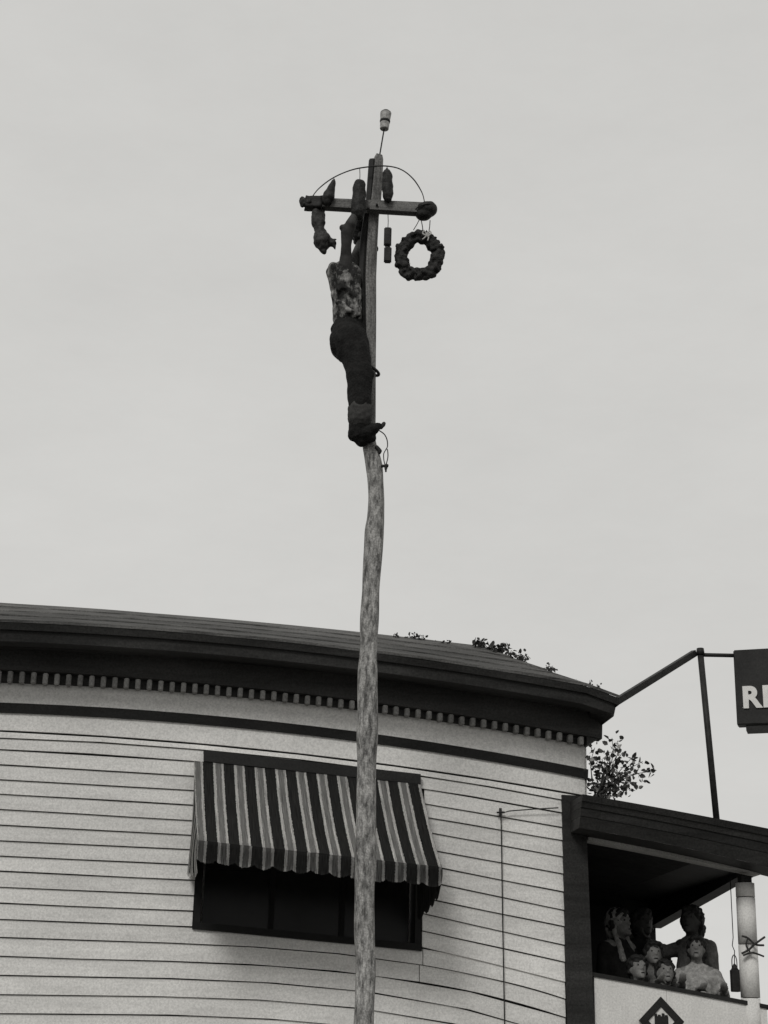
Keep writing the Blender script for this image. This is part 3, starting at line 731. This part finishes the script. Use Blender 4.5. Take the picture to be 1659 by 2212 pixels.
# crossarm in front of the post
XA = -.085
al0, al1 = P(662, 439, XA), P(930, 453, XA)
dd = al1 - al0; mt = Matrix.Translation(ql(al0)) @ dd.to_track_quat('X', 'Z').to_matrix().to_4x4()
bm = bmesh.new(); hh = [.034, .040]
rings = [[mt @ Vector((x, -.03, -h)), mt @ Vector((x, -.03, h)), mt @ Vector((x, .035, h)), mt @ Vector((x, .035, -h))] for x, h in ((0, .034), (dd.length * .3, .036), (dd.length * .6, .039), (dd.length, .042))]
v, f = prism(rings); mobj('crossarm', v, f, 'arm', pole)
for dx in (-.03, .03):
    b_ = P(805, 447, XA - .034) + Vector((dx, 0, dx * .5)); tube('bolt', [ql(b_), ql(b_ + Vector((0, -.012, 0)))], .009, 'iron', pole, 8)
hp = [(670, 432), (688, 408), (720, 384), (760, 367), (800, 360), (838, 359), (868, 367), (893, 387), (911, 415), (917, 436)]
tube('hoop', smoothpath([ql(P(x, y, XA - .02)) for x, y in hp], 6), .0045, 'iron', pole, 6, .4)
wa, wb_ = al0 + dd * -.01, al0 + dd * .13
bm = bmesh.new(); add_box(bm, (-.01, -.036, -.043), (dd.length * .13, .04, .043), mt); bmesh.ops.subdivide_edges(bm, edges=bm.edges[:], cuts=4, use_grid_fill=True)
for v_ in bm.verts: v_.co += Vector((noise.noise(v_.co * 40), noise.noise(v_.co * 40 + Vector((9, 0, 0))), noise.noise(v_.co * 40 + Vector((0, 9, 0))))) * .008
bmobj('cloth_sleeve', bm, 'packet', pole, True)
# ragged wrapping at the left end
remesh('end_wrapping', [('e', ql(P(658, 437, XA)), (.04, .035, .032)), ('e', ql(P(668, 440, XA)), (.035, .045, .042)), ('e', ql(P(653, 431, XA)), (.02, .02, .018)), ('e', ql(P(654, 444, XA)), (.016, .02, .016))], 'meat', pole, .008, 2, .012, 40)

# ------------------------------------------------------------------ prizes
def string(t, o_, a, b, r=.0028): tube('string', [a - o_, lerp(a, b, .5) - o_ + Vector((.002, 0, 0)), b - o_], r, 'rope', t, 5)
def sausage(name, label, top, bot, w_, hook, dy, profl=None, m='meat', group='prizes hung at the pole top'):
    a, b = P(*top, dy), P(*bot, dy); r = w_ / 2 / SP; t = thing(name, label, 'sausage', b, 0, group)
    prof_ = profl or [(0, .25), (.04, .55), (.12, .82), (.25, .95), (.45, 1), (.7, 1), (.86, .92), (.95, .68), (1, .3)]
    bm = bmesh.new(); pth, rr_ = [], []
    for i in range(len(prof_) - 1):
        for k in range(3):
            s = k / 3; pth.append(lerp(a, b, lerp(prof_[i][0], prof_[i + 1][0], s)) - b); rr_.append(lerp(prof_[i][1], prof_[i + 1][1], s) * r)
    pth.append(Vector((0, 0, 0))); rr_.append(prof_[-1][1] * r)
    add_tube(bm, pth, rr_, 14, .22, None, 22); bmobj('casing', bm, m, t, True)
    h = P(*hook, dy); string(t, b, h, a + (b - a) * .03)
    tube('knot', [a - b + (a - b).normalized() * .012, a - b - (a - b).normalized() * .004], [.006, .011], 'rope', t, 8)
    return t
sausage('sausage', 'slanting sausage hanging from the left side of the hoop', (721, 390), (704, 443), 25, (721, 384), XA - .05, [(0, .28), (.08, .42), (.2, .6), (.4, .78), (.62, .98), (.78, 1.0), (.9, .85), (.97, .55), (1, .25)])
sausage('sausage', 'plump dark sausage hanging from the hoop just right of the post', (836, 366), (838, 436), 24, (836, 360), XA - .06)
sausage('sausage', 'thick blunt dark sausage upright in front of the crossarm beside the climber\'s hand', (777, 391), (773, 473), 31, (777, 364), XA - .08, [(0, .5), (.03, .78), (.1, .9), (.3, .93), (.6, 1), (.85, 1), (.95, .8), (1, .4)])
# ham at the right end
q = P(921, 455, XA); hm = thing('ham', 'round dark ham tied on the right end of the crossarm', 'ham', q, 0, 'prizes hung at the pole top')
remesh('meat', [('e', (0, 0, 0.01), (.075, .07, .055)), ('e', (-.02, 0, -.035), (.06, .055, .042)), ('e', (.02, 0, .012), (.06, .06, .06))], 'meat', hm, .008, 5, .003, 30)
tube('string', [(-.01 + .075 * math.cos(t), .074 * math.sin(t), .01 + .02 * math.cos(t)) for t in np.linspace(0, 6.283, 20)], .004, 'rope', hm, 6)
# hanging fowl
q = P(697, 545, XA); fw = thing('fowl', 'dark plucked fowl hanging below the left end of the crossarm', 'fowl', q, 0, 'prizes hung at the pole top')
def fl(px, py, d=0): return P(px, py, XA + d) - q
remesh('carcass', [('c', fl(682, 458), 0.0307, fl(686, 482), 0.0461), ('c', fl(694, 457, .02), 0.0256, fl(691, 482), 0.0435), ('c', fl(688, 482), 0.0461, fl(691, 498), 0.0358), ('c', fl(691, 498), 0.0384, fl(695, 516), 0.0640), ('e', fl(696, 519), (.064, .064, .072)), ('c', fl(697, 528), 0.0576, fl(699, 541), 0.0282), ('c', fl(706, 515), 0.0230, fl(718, 524), 0.0282), ('c', fl(718, 524), 0.0256, fl(723, 537), 0.0090), ('c', fl(716, 521), 0.0218, fl(725, 517), 0.0090)], 'fowl', fw, .008, 2, .008, 35)
string(fw, q, P(682, 446, XA - .034), P(682, 458, XA)); string(fw, q, P(694, 447, XA - .034), P(694, 457, XA + .0))
# packets
q = P(838, 568, XA); pk = thing('packet', 'two narrow dark packets hung one below the other beside the post', 'packet', q, 0, 'prizes hung at the pole top')
for ya, yb in ((493, 531), (535, 567)):
    a, b = P(838, ya, XA) - q, P(838, yb, XA) - q; bm = bmesh.new()
    add_box(bm, (-.027 + a.x, -.02, b.z), (.027 + a.x, .02, a.z)); bmesh.ops.bevel(bm, geom=bm.edges[:], offset=.007, segments=2, affect='EDGES'); bmobj('packet_body', bm, 'packet', pk)
string(pk, q, P(838, 462, XA), P(838, 493, XA)); string(pk, q, P(838, 530, XA), P(838, 536, XA))
# bread wreath
q = P(906, 554, XA); wr = thing('wreath', 'big lumpy dark ring hanging from the right end of the crossarm', 'wreath', q, 0, 'prizes hung at the pole top')
shp = []
N = 27
for k in range(N):
    t = 2 * math.pi * k / N; rx, rz = .131, .155
    c = Vector((rx * math.cos(t), rnd.uniform(-.008, .008), rz * math.sin(t))); tg = Vector((-rx * math.sin(t), 0, rz * math.cos(t))).normalized()
    c += c.normalized() * rnd.uniform(-.006, .006)
    rm = Matrix((tg, tg.cross(Vector((0, 1, 0))), Vector((0, 1, 0)))).transposed()
    rm = Matrix.Rotation(rnd.uniform(-.5, .5), 3, 'Y') @ rm
    shp.append(('e', c, (.05, .046 * rnd.uniform(.92, 1.12), .044), rm))
remesh('ring', shp, 'crust', wr, .006, 2, .022, 32)
wt = P(922, 506, XA - .05) - q
bm = bmesh.new()
for s in (-1, 1):
    pth = smoothpath([wt, wt + Vector((s * .02, -.01, .02)), wt + Vector((s * .03, -.01, .0)), wt + Vector((s * .012, -.01, -.012)), wt], 5); add_tube(bm, pth, .006, 6)
add_tube(bm, smoothpath([wt, wt + Vector((-.012, -.01, -.03)), wt + Vector((-.03, -.005, -.045))], 4), .005, 6); add_tube(bm, smoothpath([wt, wt + Vector((.012, -.01, -.03)), wt + Vector((.006, -.005, -.055))], 4), .005, 6)
bmobj('bow', bm, 'paper', wr, True)
remesh('tag', [('e', wt + Vector((.004, -.012, -.012)), (.020, .006, .022))], 'jar', wr, .005, 1)
for x in (910, 929): string(wr, q, P(x, 476, XA - .02), P(x + (4 if x < 920 else -3), 503, XA - .05), .0035)
string(wr, q, P(906, 474, XA - .02), P(893, 497, XA - .03), .003)
# jar on a rod above the pole
q = P(819, 338); jt = thing('jar', 'small banded jar stuck on a thin leaning rod above the pole top', 'jar', q, 0, 'prizes hung at the pole top')
j0, j1 = P(830, 279) - q, P(834, 240) - q; ax = (j1 - j0)
tube('rod', [Vector((0, 0, -.02)), j0 + ax * .1], .0055, 'rope', jt, 6)
def jr(name, a, b, r, m): tube(name, [j0 + ax * a, j0 + ax * (a + .02), j0 + ax * (b - .02), j0 + ax * b], [r[0] * 1.2, r[0] * 1.28, r[1] * 1.28, r[1] * 1.2], m, jt, 14, smooth=False)
jr('base', 0, .36, (.026, .028), 'jar'); jr('dark_band', .36, .47, (.030, .031), 'packet'); jr('body', .47, .90, (.029, .033), 'jar'); jr('lid', .90, 1.0, (.031, .022), 'packet')
for s in (-1, 1): tube('side_strip', [j0 + Vector((s * .026, -.006, 0)), j0 + ax * .36 + Vector((s * .028, -.006, 0))], .004, 'packet', jt, 6)
# rope loops below the climber's feet
q = P(820, 925, -.05); rl = thing('rope', 'thin rope looped and dangling below the climber\'s feet', 'rope', q)
def rlp(px, py, d=-.05): return P(px, py, d) - q
remesh('knot', [('e', rlp(822, 922), (.026, .022, .016)), ('e', rlp(829, 916), (.016, .014, .018)), ('e', rlp(814, 924), (.02, .02, .012))], 'rope', rl, .006, 1, .006, 50)
tube('cord', smoothpath([rlp(819, 930), rlp(830, 938), rlp(836, 950), rlp(837, 964), rlp(833, 972), rlp(829, 980), rlp(829, 992), rlp(832, 1004), rlp(835, 1000), rlp(838, 986), rlp(837, 972), rlp(834, 970)]), .0038, 'rope', rl, 6, .3)
remesh('end_toggle', [('c', rlp(826, 1007), .012, rlp(836, 1006), .011), ('c', rlp(833, 1007), .010, rlp(834, 1018), .008)], 'rope', rl, .005, 1, .005, 60)
remesh('peg', [('c', rlp(814, 966), .014, rlp(821, 974), .014), ('e', rlp(820, 977), (.012, .012, .016))], 'iron', rl, .005, 1)

# ------------------------------------------------------------------ people
def hand_shapes(wr_, dirv, palm_n, side, s=1.0, curl=.9):
    """palm, four unequal bent fingers and a thumb; dirv points to the finger tips, palm_n out of the palm"""
    d = dirv.normalized(); nn = (palm_n - d * palm_n.dot(d)).normalized(); a = d.cross(nn) * side; sh = []
    pc = wr_ + d * .045 * s
    for k, o in enumerate((-.027, -.009, .009, .027)):
        sh.append(('c', wr_ + a * o * .5 * s, .014 * s, wr_ + d * .085 * s + a * o * s, .0125 * s))
        ln = (.062, .074, .070, .055)[k] * s; p = wr_ + d * .085 * s + a * o * s; v_ = d.copy(); rr_ = .0098 * s
        for j in range(3):
            v_ = (Matrix.Rotation(-curl * (.6 if j == 0 else 1) * .75, 3, d.cross(nn)) @ v_); e = p + v_ * ln * (.42, .33, .25)[j]
            sh.append(('c', p, rr_, e, rr_ * .92)); p = e; rr_ *= .92
    p = wr_ + d * .02 * s - a * .022 * s; e = p + (d * .6 - a * .7 + nn * .35).normalized() * .042 * s; e2 = e + (d * .8 - a * .1 + nn * .6).normalized() * .034 * s
    sh += [('c', p, .014 * s, e, .0115 * s), ('c', e, .0112 * s, e2, .0095 * s)]
    return sh
# -- the climber, seen from the side, hugging the pole
q = P(790, 962)
man = thing('person', 'man in dark trousers and mottled wet shirt climbing near the top of the pole', 'person', q)
def m_(px, py, d=0.0): return P(px, py, d) - q
N_, F_ = -.10, .10                                    # near and far side of the pole
hx_, hy_, hd_y = 787, 503, .095                       # the head is laid against the far side of the pole
body = [('e', m_(hx_, hy_, hd_y), (.076, .076, .10), Matrix.Rotation(R(14), 3, 'Y')), ('e', m_(hx_ + 10, hy_ + 8, hd_y), (.04, .055, .06)),
        ('c', m_(hx_ + 23, hy_ + 2, hd_y), .010, m_(hx_ + 25, hy_ + 9, hd_y), .013), ('e', m_(hx_ + 17, hy_ + 21, hd_y), (.03, .036, .024)), ('e', m_(hx_ - 9, hy_ + 4, hd_y - .073), (.018, .012, .028)),
        ('c', m_(hx_ - 3, hy_ + 24, hd_y - .01), .048, m_(766, 572, .03), .056),
        ('c', m_(748, 590, 0), .07, m_(750, 660, 0), .07), ('c', m_(750, 650, 0), .07, m_(755, 735, 0), .075),
        ('c', m_(745, 594, -.05), .058, m_(747, 556, -.09), .044), ('c', m_(747, 556, -.09), .042, m_(748, 528, -.13), .037), ('c', m_(748, 528, -.13), .038, m_(750, 503, -.15), .048), ('e', m_(740, 492, -.155), (.024, .03, .024)), ('c', m_(750, 503, -.15), .048, m_(759, 482, -.17), .040), ('c', m_(758, 484, -.175), .040, m_(766, 466, -.17), .028),
        ('c', m_(764, 592, .06), .048, m_(788, 578, .15), .042), ('c', m_(788, 578, .15), .041, m_(806, 552, .10), .030),
        ('c', m_(757, 735, N_ + .04), .06, m_(774, 812, N_ - .02), .05), ('c', m_(774, 812, N_ - .02), .05, m_(775, 905, N_ - .01), .042),
        ('c', m_(757, 735, F_ - .03), .06, m_(778, 812, F_ + .02), .05), ('c', m_(778, 812, F_ + .02), .05, m_(778, 905, F_), .042),
        ('c', m_(775, 905, N_ - .01), .042, m_(770, 936, N_ + .0), .04), ('c', m_(778, 905, F_), .042, m_(776, 932, F_), .04)]
# near foot turned against the pole, toes round its front
body += [('c', m_(769, 942, -.085), .036, m_(786, 938, -.10), .036), ('c', m_(784, 936, -.10), .036, m_(804, 927, -.095), .03)]
for k in range(5):
    body.append(('c', m_(803 + k, 922 + 3 * k, -.10 + .004 * k), .012 - .001 * k, m_(812 - k * 1.2, 920 + 3 * k, -.088 + .01 * k), .010 - .001 * k))
body += [('c', m_(776, 936, F_), .038, m_(798, 942, .075), .03)]
body += hand_shapes(m_(766, 467, -.165), m_(774, 447, -.155) - m_(766, 467, -.165), Vector((.5, 1, .1)), 1, 1.0, .8)
body += hand_shapes(m_(806, 552, .10), Vector((-.1, -.3, .9)), Vector((-.4, -.9, 0)), -1, .85, .9)
remesh('body', body, 'skindark', man, .0075, 3)
remesh('hair', [('e', m_(hx_ - 4, hy_ - 8, hd_y), (.082, .086, .092), Matrix.Rotation(R(10), 3, 'Y')), ('e', m_(hx_ - 11, hy_ + 7, hd_y), (.052, .074, .070)), ('e', m_(hx_ + 6, hy_ - 18, hd_y), (.055, .072, .034))], 'hair', man, .009, 2, .010, 45)
for yy in (hd_y - .03, hd_y + .03): bm = bmesh.new(); g = bmesh.ops.create_icosphere(bm, subdivisions=2, radius=.010); bmesh.ops.translate(bm, vec=m_(hx_ + 22, hy_ - 2, yy), verts=g['verts']); bmobj('eye', bm, 'eye', man, True)
remesh('shirt', [('c', m_(742, 604, -.02), .112, m_(746, 616, -.01), .120), ('c', m_(746, 600, 0), .125, m_(750, 650, 0), .11), ('c', m_(750, 645, 0), .108, m_(752, 688, 0), .110),
                 ('e', m_(722, 588, -.04), (.052, .09, .07)), ('e', m_(724, 604, .05), (.05, .08, .09)), ('e', m_(764, 604, -.01), (.06, .11, .10)), ('e', m_(731, 634, 0), (.05, .09, .09)), ('e', m_(766, 650, -.02), (.05, .10, .14)),
                 ('c', m_(746, 571, -.05), .048, m_(719, 589, -.05), .052), ('c', m_(746, 570, -.03), .046, m_(764, 592, .02), .055), ('c', m_(746, 572, .04), .05, m_(750, 600, .04), .09),
                 ('e', m_(763, 588, .05), (.06, .07, .07)),
                 ('c', m_(774, 600, -.08), .02, m_(772, 680, -.10), .026), ('c', m_(728, 652, -.10), .018, m_(756, 672, -.12), .020), ('c', m_(738, 615, -.12), .02, m_(768, 640, -.11), .02), ('c', m_(735, 585, -.11), .02, m_(732, 625, -.11), .02)], 'shirt', man, .009, 3, .010, 22)
remesh('trousers', [('e', m_(752, 712, 0), (.122, .12, .10)), ('e', m_(748, 735, -.04), (.118, .115, .145)), ('e', m_(748, 735, .05), (.115, .11, .14)), ('e', m_(742, 742, 0), (.096, .135, .125)),
                    ('c', m_(757, 735, N_ + .03), .125, m_(772, 778, N_), .102), ('c', m_(772, 778, N_), .102, m_(776, 815, N_ - .02), .090), ('c', m_(776, 815, N_ - .02), .090, m_(778, 885, N_ - .01), .082),
                    ('c', m_(757, 735, F_ - .03), .11, m_(778, 815, F_ + .02), .085), ('c', m_(778, 815, F_ + .02), .085, m_(780, 885, F_), .075),
                    ('c', m_(774, 812, N_ - .04), .07, m_(790, 808, N_ - .02), .06), ('e', m_(748, 765, -.05), (.07, .09, .06)), ('c', m_(757, 726, -.06), .10, m_(768, 770, -.08), .09)], 'trousers', man, .010, 3, .008, 16)
remesh('trouser_cuff', [('c', m_(778, 884, N_ - .01), .086, m_(777, 903, N_ - .01), .086)], 'cuff', man, .008, 2, .006, 40)
remesh('trouser_cuff', [('c', m_(780, 884, F_), .078, m_(780, 902, F_), .078)], 'cuff', man, .008, 2, .006, 40)
remesh('shoe', [('c', m_(768, 938, -.085), .056, m_(788, 936, -.10), .054), ('c', m_(786, 934, -.10), .052, m_(806, 926, -.10), .042), ('c', m_(806, 926, -.10), .038, m_(817, 921, -.085), .026), ('c', m_(766, 938, -.07), .050, m_(781, 956, -.055), .034), ('c', m_(776, 914, -.10), .070, m_(772, 932, -.09), .064), ('c', m_(782, 950, -.085), .036, m_(804, 946, -.08), .030)], 'trousers', man, .008, 2, .006, 30)
remesh('shoe', [('c', m_(778, 910, F_), .060, m_(777, 936, F_), .054), ('c', m_(777, 938, F_), .05, m_(800, 942, .08), .038)], 'trousers', man, .009, 2)

# -- the onlookers on the porch
def onlooker(label, hx, hy, o, yaw, top, hair='hair', child=False, scarf=None, reach=None, bottoms='coat', skin='skin', tilt=0.0, lean=0.0, hairlen=0.0, handrail=True, wd=1.0):
    hp_ = B(hx, hy, o); hs_ = .82 if child else 1.0
    ht = hp_.z - ZFL + .115 * hs_
    root = thing('person', label, 'person', BW((hp_.x, hp_.y, ZFL)), YAW, 'onlookers crowded on the porch')
    k = ht / 1.72
    rz = Matrix.Rotation(yaw, 3, 'Z')
    H_ = Vector((0, 0, ht - .115 * hs_))
    def L_(x, y, z): return rz @ Vector((x, y, z))
    sw = (.16 if child else .185) * k * wd; zs_ = ht * .842 - (.01 if child else 0); hip = ht * .5; by = lean
    nz = H_.z - .10 * hs_
    hr = Matrix.Rotation(yaw, 3, 'Z') @ Matrix.Rotation(tilt, 3, 'X')
    def hd_(x, y, z): return H_ + hr @ (Vector((x, y, z)) * hs_)
    body = [('e', H_, (.074 * hs_, .092 * hs_, .112 * hs_), hr), ('e', hd_(0, -.03, -.06), (.055 * hs_, .06 * hs_, .055 * hs_), hr),
            ('c', hd_(0, -.088, .005), .010 * hs_, hd_(0, -.104, -.022), .014 * hs_), ('e', hd_(0, -.088, -.062), (.026 * hs_, .012 * hs_, .009 * hs_), hr), ('e', hd_(0, -.075, -.095), (.028 * hs_, .025 * hs_, .02 * hs_), hr),
            ('e', hd_(.03, -.078, .03), (.02 * hs_, .014 * hs_, .008 * hs_), hr), ('e', hd_(-.03, -.078, .03), (.02 * hs_, .014 * hs_, .008 * hs_), hr),
            ('e', hd_(.078, .01, -.01), (.010 * hs_, .018 * hs_, .028 * hs_), hr), ('e', hd_(-.078, .01, -.01), (.010 * hs_, .018 * hs_, .028 * hs_), hr),
            ('c', H_ + hr @ Vector((0, .02, -.08)) * hs_, .052 * hs_, L_(0, .02 + by * .2, zs_), .058 * k),
            ('c', L_(-sw * .7, .01, zs_ - .03), .06 * k, L_(sw * .7, .01, zs_ - .03), .06 * k), ('c', L_(0, 0, zs_ - .1 * k), .10 * k, L_(0, 0, hip), .11 * k)]
    cl = [('c', L_(-sw * .8, .01, zs_ - .055 * k), .066 * k, L_(sw * .8, .01, zs_ - .055 * k), .066 * k), ('c', L_(-sw * .4, .01, zs_ - .02 * k), .066 * k, L_(sw * .4, .01, zs_ - .02 * k), .066 * k), ('e', L_(0, -.01, zs_ - .2 * k), ((.155 if child else .172) * k * wd, .125 * k, .22 * k), rz), ('e', L_(0, 0, hip + .08 * k), ((.15 if child else .165) * k * wd, .125 * k, .22 * k), rz), ('c', L_(0, .015, zs_ - .01), .075 * k, L_(0, .015, zs_ + .035 * k), .06 * k)]
    rail = parT(hp_.x) - ZFL
    for s in (-1, 1):
        sh = L_(s * sw, .01, zs_ - .05 * k)
        if reach and s == reach[0]: hnd = Vector(reach[1]); el = lerp(sh, hnd, .5) + Vector((0, .02, -.05))
        elif handrail and -hp_.y > -1.2 and abs(o) < .75:
            hnd = Vector((s * sw * .6 + .02 * s, -abs(o) + .06, rail + .035)); el = lerp(sh, hnd, .45) + L_(s * .035, .05, -.12 * k)
            dist = (hnd - sh).length
            if dist > .6 * k: hnd = sh + (hnd - sh) * (.6 * k / dist)
        else:
            el = L_(s * (sw + .02 * k), .03, zs_ - .33 * k); hnd = L_(s * (sw - .02), -.10 * k, zs_ - .58 * k)
        body += [('c', sh, .045 * k, el, .037 * k), ('c', el, .037 * k, hnd, .026 * k)]
        dv = (hnd - el).normalized(); body += hand_shapes(hnd, dv, Vector((0, 0, -1)) if abs(dv.z) < .8 else rz @ Vector((-s, 0, 0)), s, max(k, .7), .6)
        cl += [('c', sh, .062 * k, el, .05 * k), ('c', el, .05 * k, lerp(el, hnd, .88), .038 * k)]
        body += [('c', L_(s * .09 * k, 0, hip), .085 * k, L_(s * .09 * k, -.01, ht * .27), .055 * k), ('c', L_(s * .09 * k, -.01, ht * .27), .052 * k, L_(s * .09 * k, .01, .07 * k), .036 * k), ('c', L_(s * .09 * k, .02, .04), .035 * k, L_(s * .1 * k, -.15 * k, .03), .028 * k)]
    remesh('body', body, skin, root, .011, 2)
    for s in (-1, 1):
        bm = bmesh.new(); g = bmesh.ops.create_icosphere(bm, subdivisions=2, radius=.0085 * hs_); bmesh.ops.translate(bm, vec=hd_(s * .031, -.080, .012), verts=g['verts']); bmobj('eye', bm, 'eye', root, True)
    bm = bmesh.new(); g = bmesh.ops.create_icosphere(bm, subdivisions=2, radius=1); bmesh.ops.transform(bm, matrix=Matrix.Translation(hd_(0, -.097, -.063)) @ hr.to_4x4() @ Matrix.Diagonal((.022 * hs_, .006, .005 * hs_, 1)), verts=g['verts']); bmobj('mouth', bm, 'eye', root, True)
    remesh('top' if top != 'coat' else 'coat', cl, top, root, .014, 3, .008, 14)
    remesh('skirt' if scarf else 'trousers', [('c', L_(s * .08 * k, 0, hip + .05), .115 * k, L_(s * .09 * k, 0, ht * .08), .08 * k) for s in (-1, 1)], bottoms, root, .016, 3)
    hs2 = [('e', hd_(0, .020, .042), (.090 * hs_, .102 * hs_, .094 * hs_), hr), ('e', hd_(0, .045, -.02), (.086 * hs_, .072 * hs_, .095 * hs_), hr), ('e', hd_(0, -.045, .085), (.070 * hs_, .045 * hs_, .030 * hs_), hr)]
    for sx_ in (-1, 1): hs2.append(('c', hd_(.072 * sx_, -.005, .05), .024 * hs_, hd_(.080 * sx_, .02, -.035), .020 * hs_))
    if hairlen: hs2 += [('c', hd_(0, .075, -.03), .06 * hs_, hd_(0, .09, -.03 - hairlen), .03 * hs_), ('e', hd_(.05, .06, -.05), (.04 * hs_, .05 * hs_, .08 * hs_), hr)]
    remesh('hair', hs2, hair, root, .008, 1, .016, 38)
    if scarf:
        remesh('headscarf', [('e', hd_(0, .022, .03), (.096 * hs_, .108 * hs_, .11 * hs_), hr), ('c', hd_(0, .06, -.03), .085 * hs_, hd_(0, .06, -.16), .06 * hs_), ('c', hd_(.07, .01, -.05), .02, hd_(.075, -.03, -.22), .02), ('c', hd_(-.07, .01, -.06), .022, hd_(-.09, -.05, -.30), .03)], scarf, root, .011, 2, .01, 25)
    return root
onlooker('woman in a pale headscarf and black coat at the left end of the porch', 1338, 1996, -.85, R(35), 'coat', scarf='pale', tilt=R(-10), skin='skin')
onlooker('dark haired person in a black coat behind the children at the porch left', 1388, 1994, -1.0, R(10), 'coat', skin='skindark', tilt=R(-10), hairlen=.1)
hC = B(1494, 1990, -.62)
rch = B(1408, 2036, -.72) - Vector((hC.x, hC.y, ZFL))
onlooker('tallest person, head tipped up, one arm stretched out behind the children', 1494, 1990, -.62, R(-42), 'grey', skin='skindark', tilt=R(-12), reach=(-1, rch), hairlen=.06, wd=.74, handrail=False)
onlooker('child in a pale blouse looking up in front of the tallest person', 1504, 2050, -.36, R(-20), 'pale', child=True, tilt=R(-12), hairlen=.1)
onlooker('child in a grey top standing between the black coats and the tallest person', 1412, 2062, -.42, R(-6), 'grey', child=True, tilt=R(-12))
onlooker('small child in black peering over the rail in the middle of the parapet', 1437, 2101, -.22, R(-4), 'coat', child=True, handrail=False, tilt=R(-14))
onlooker('small child in black peering over the rail at the parapet left end', 1378, 2093, -.24, R(8), 'coat', child=True, handrail=False, tilt=R(-14))
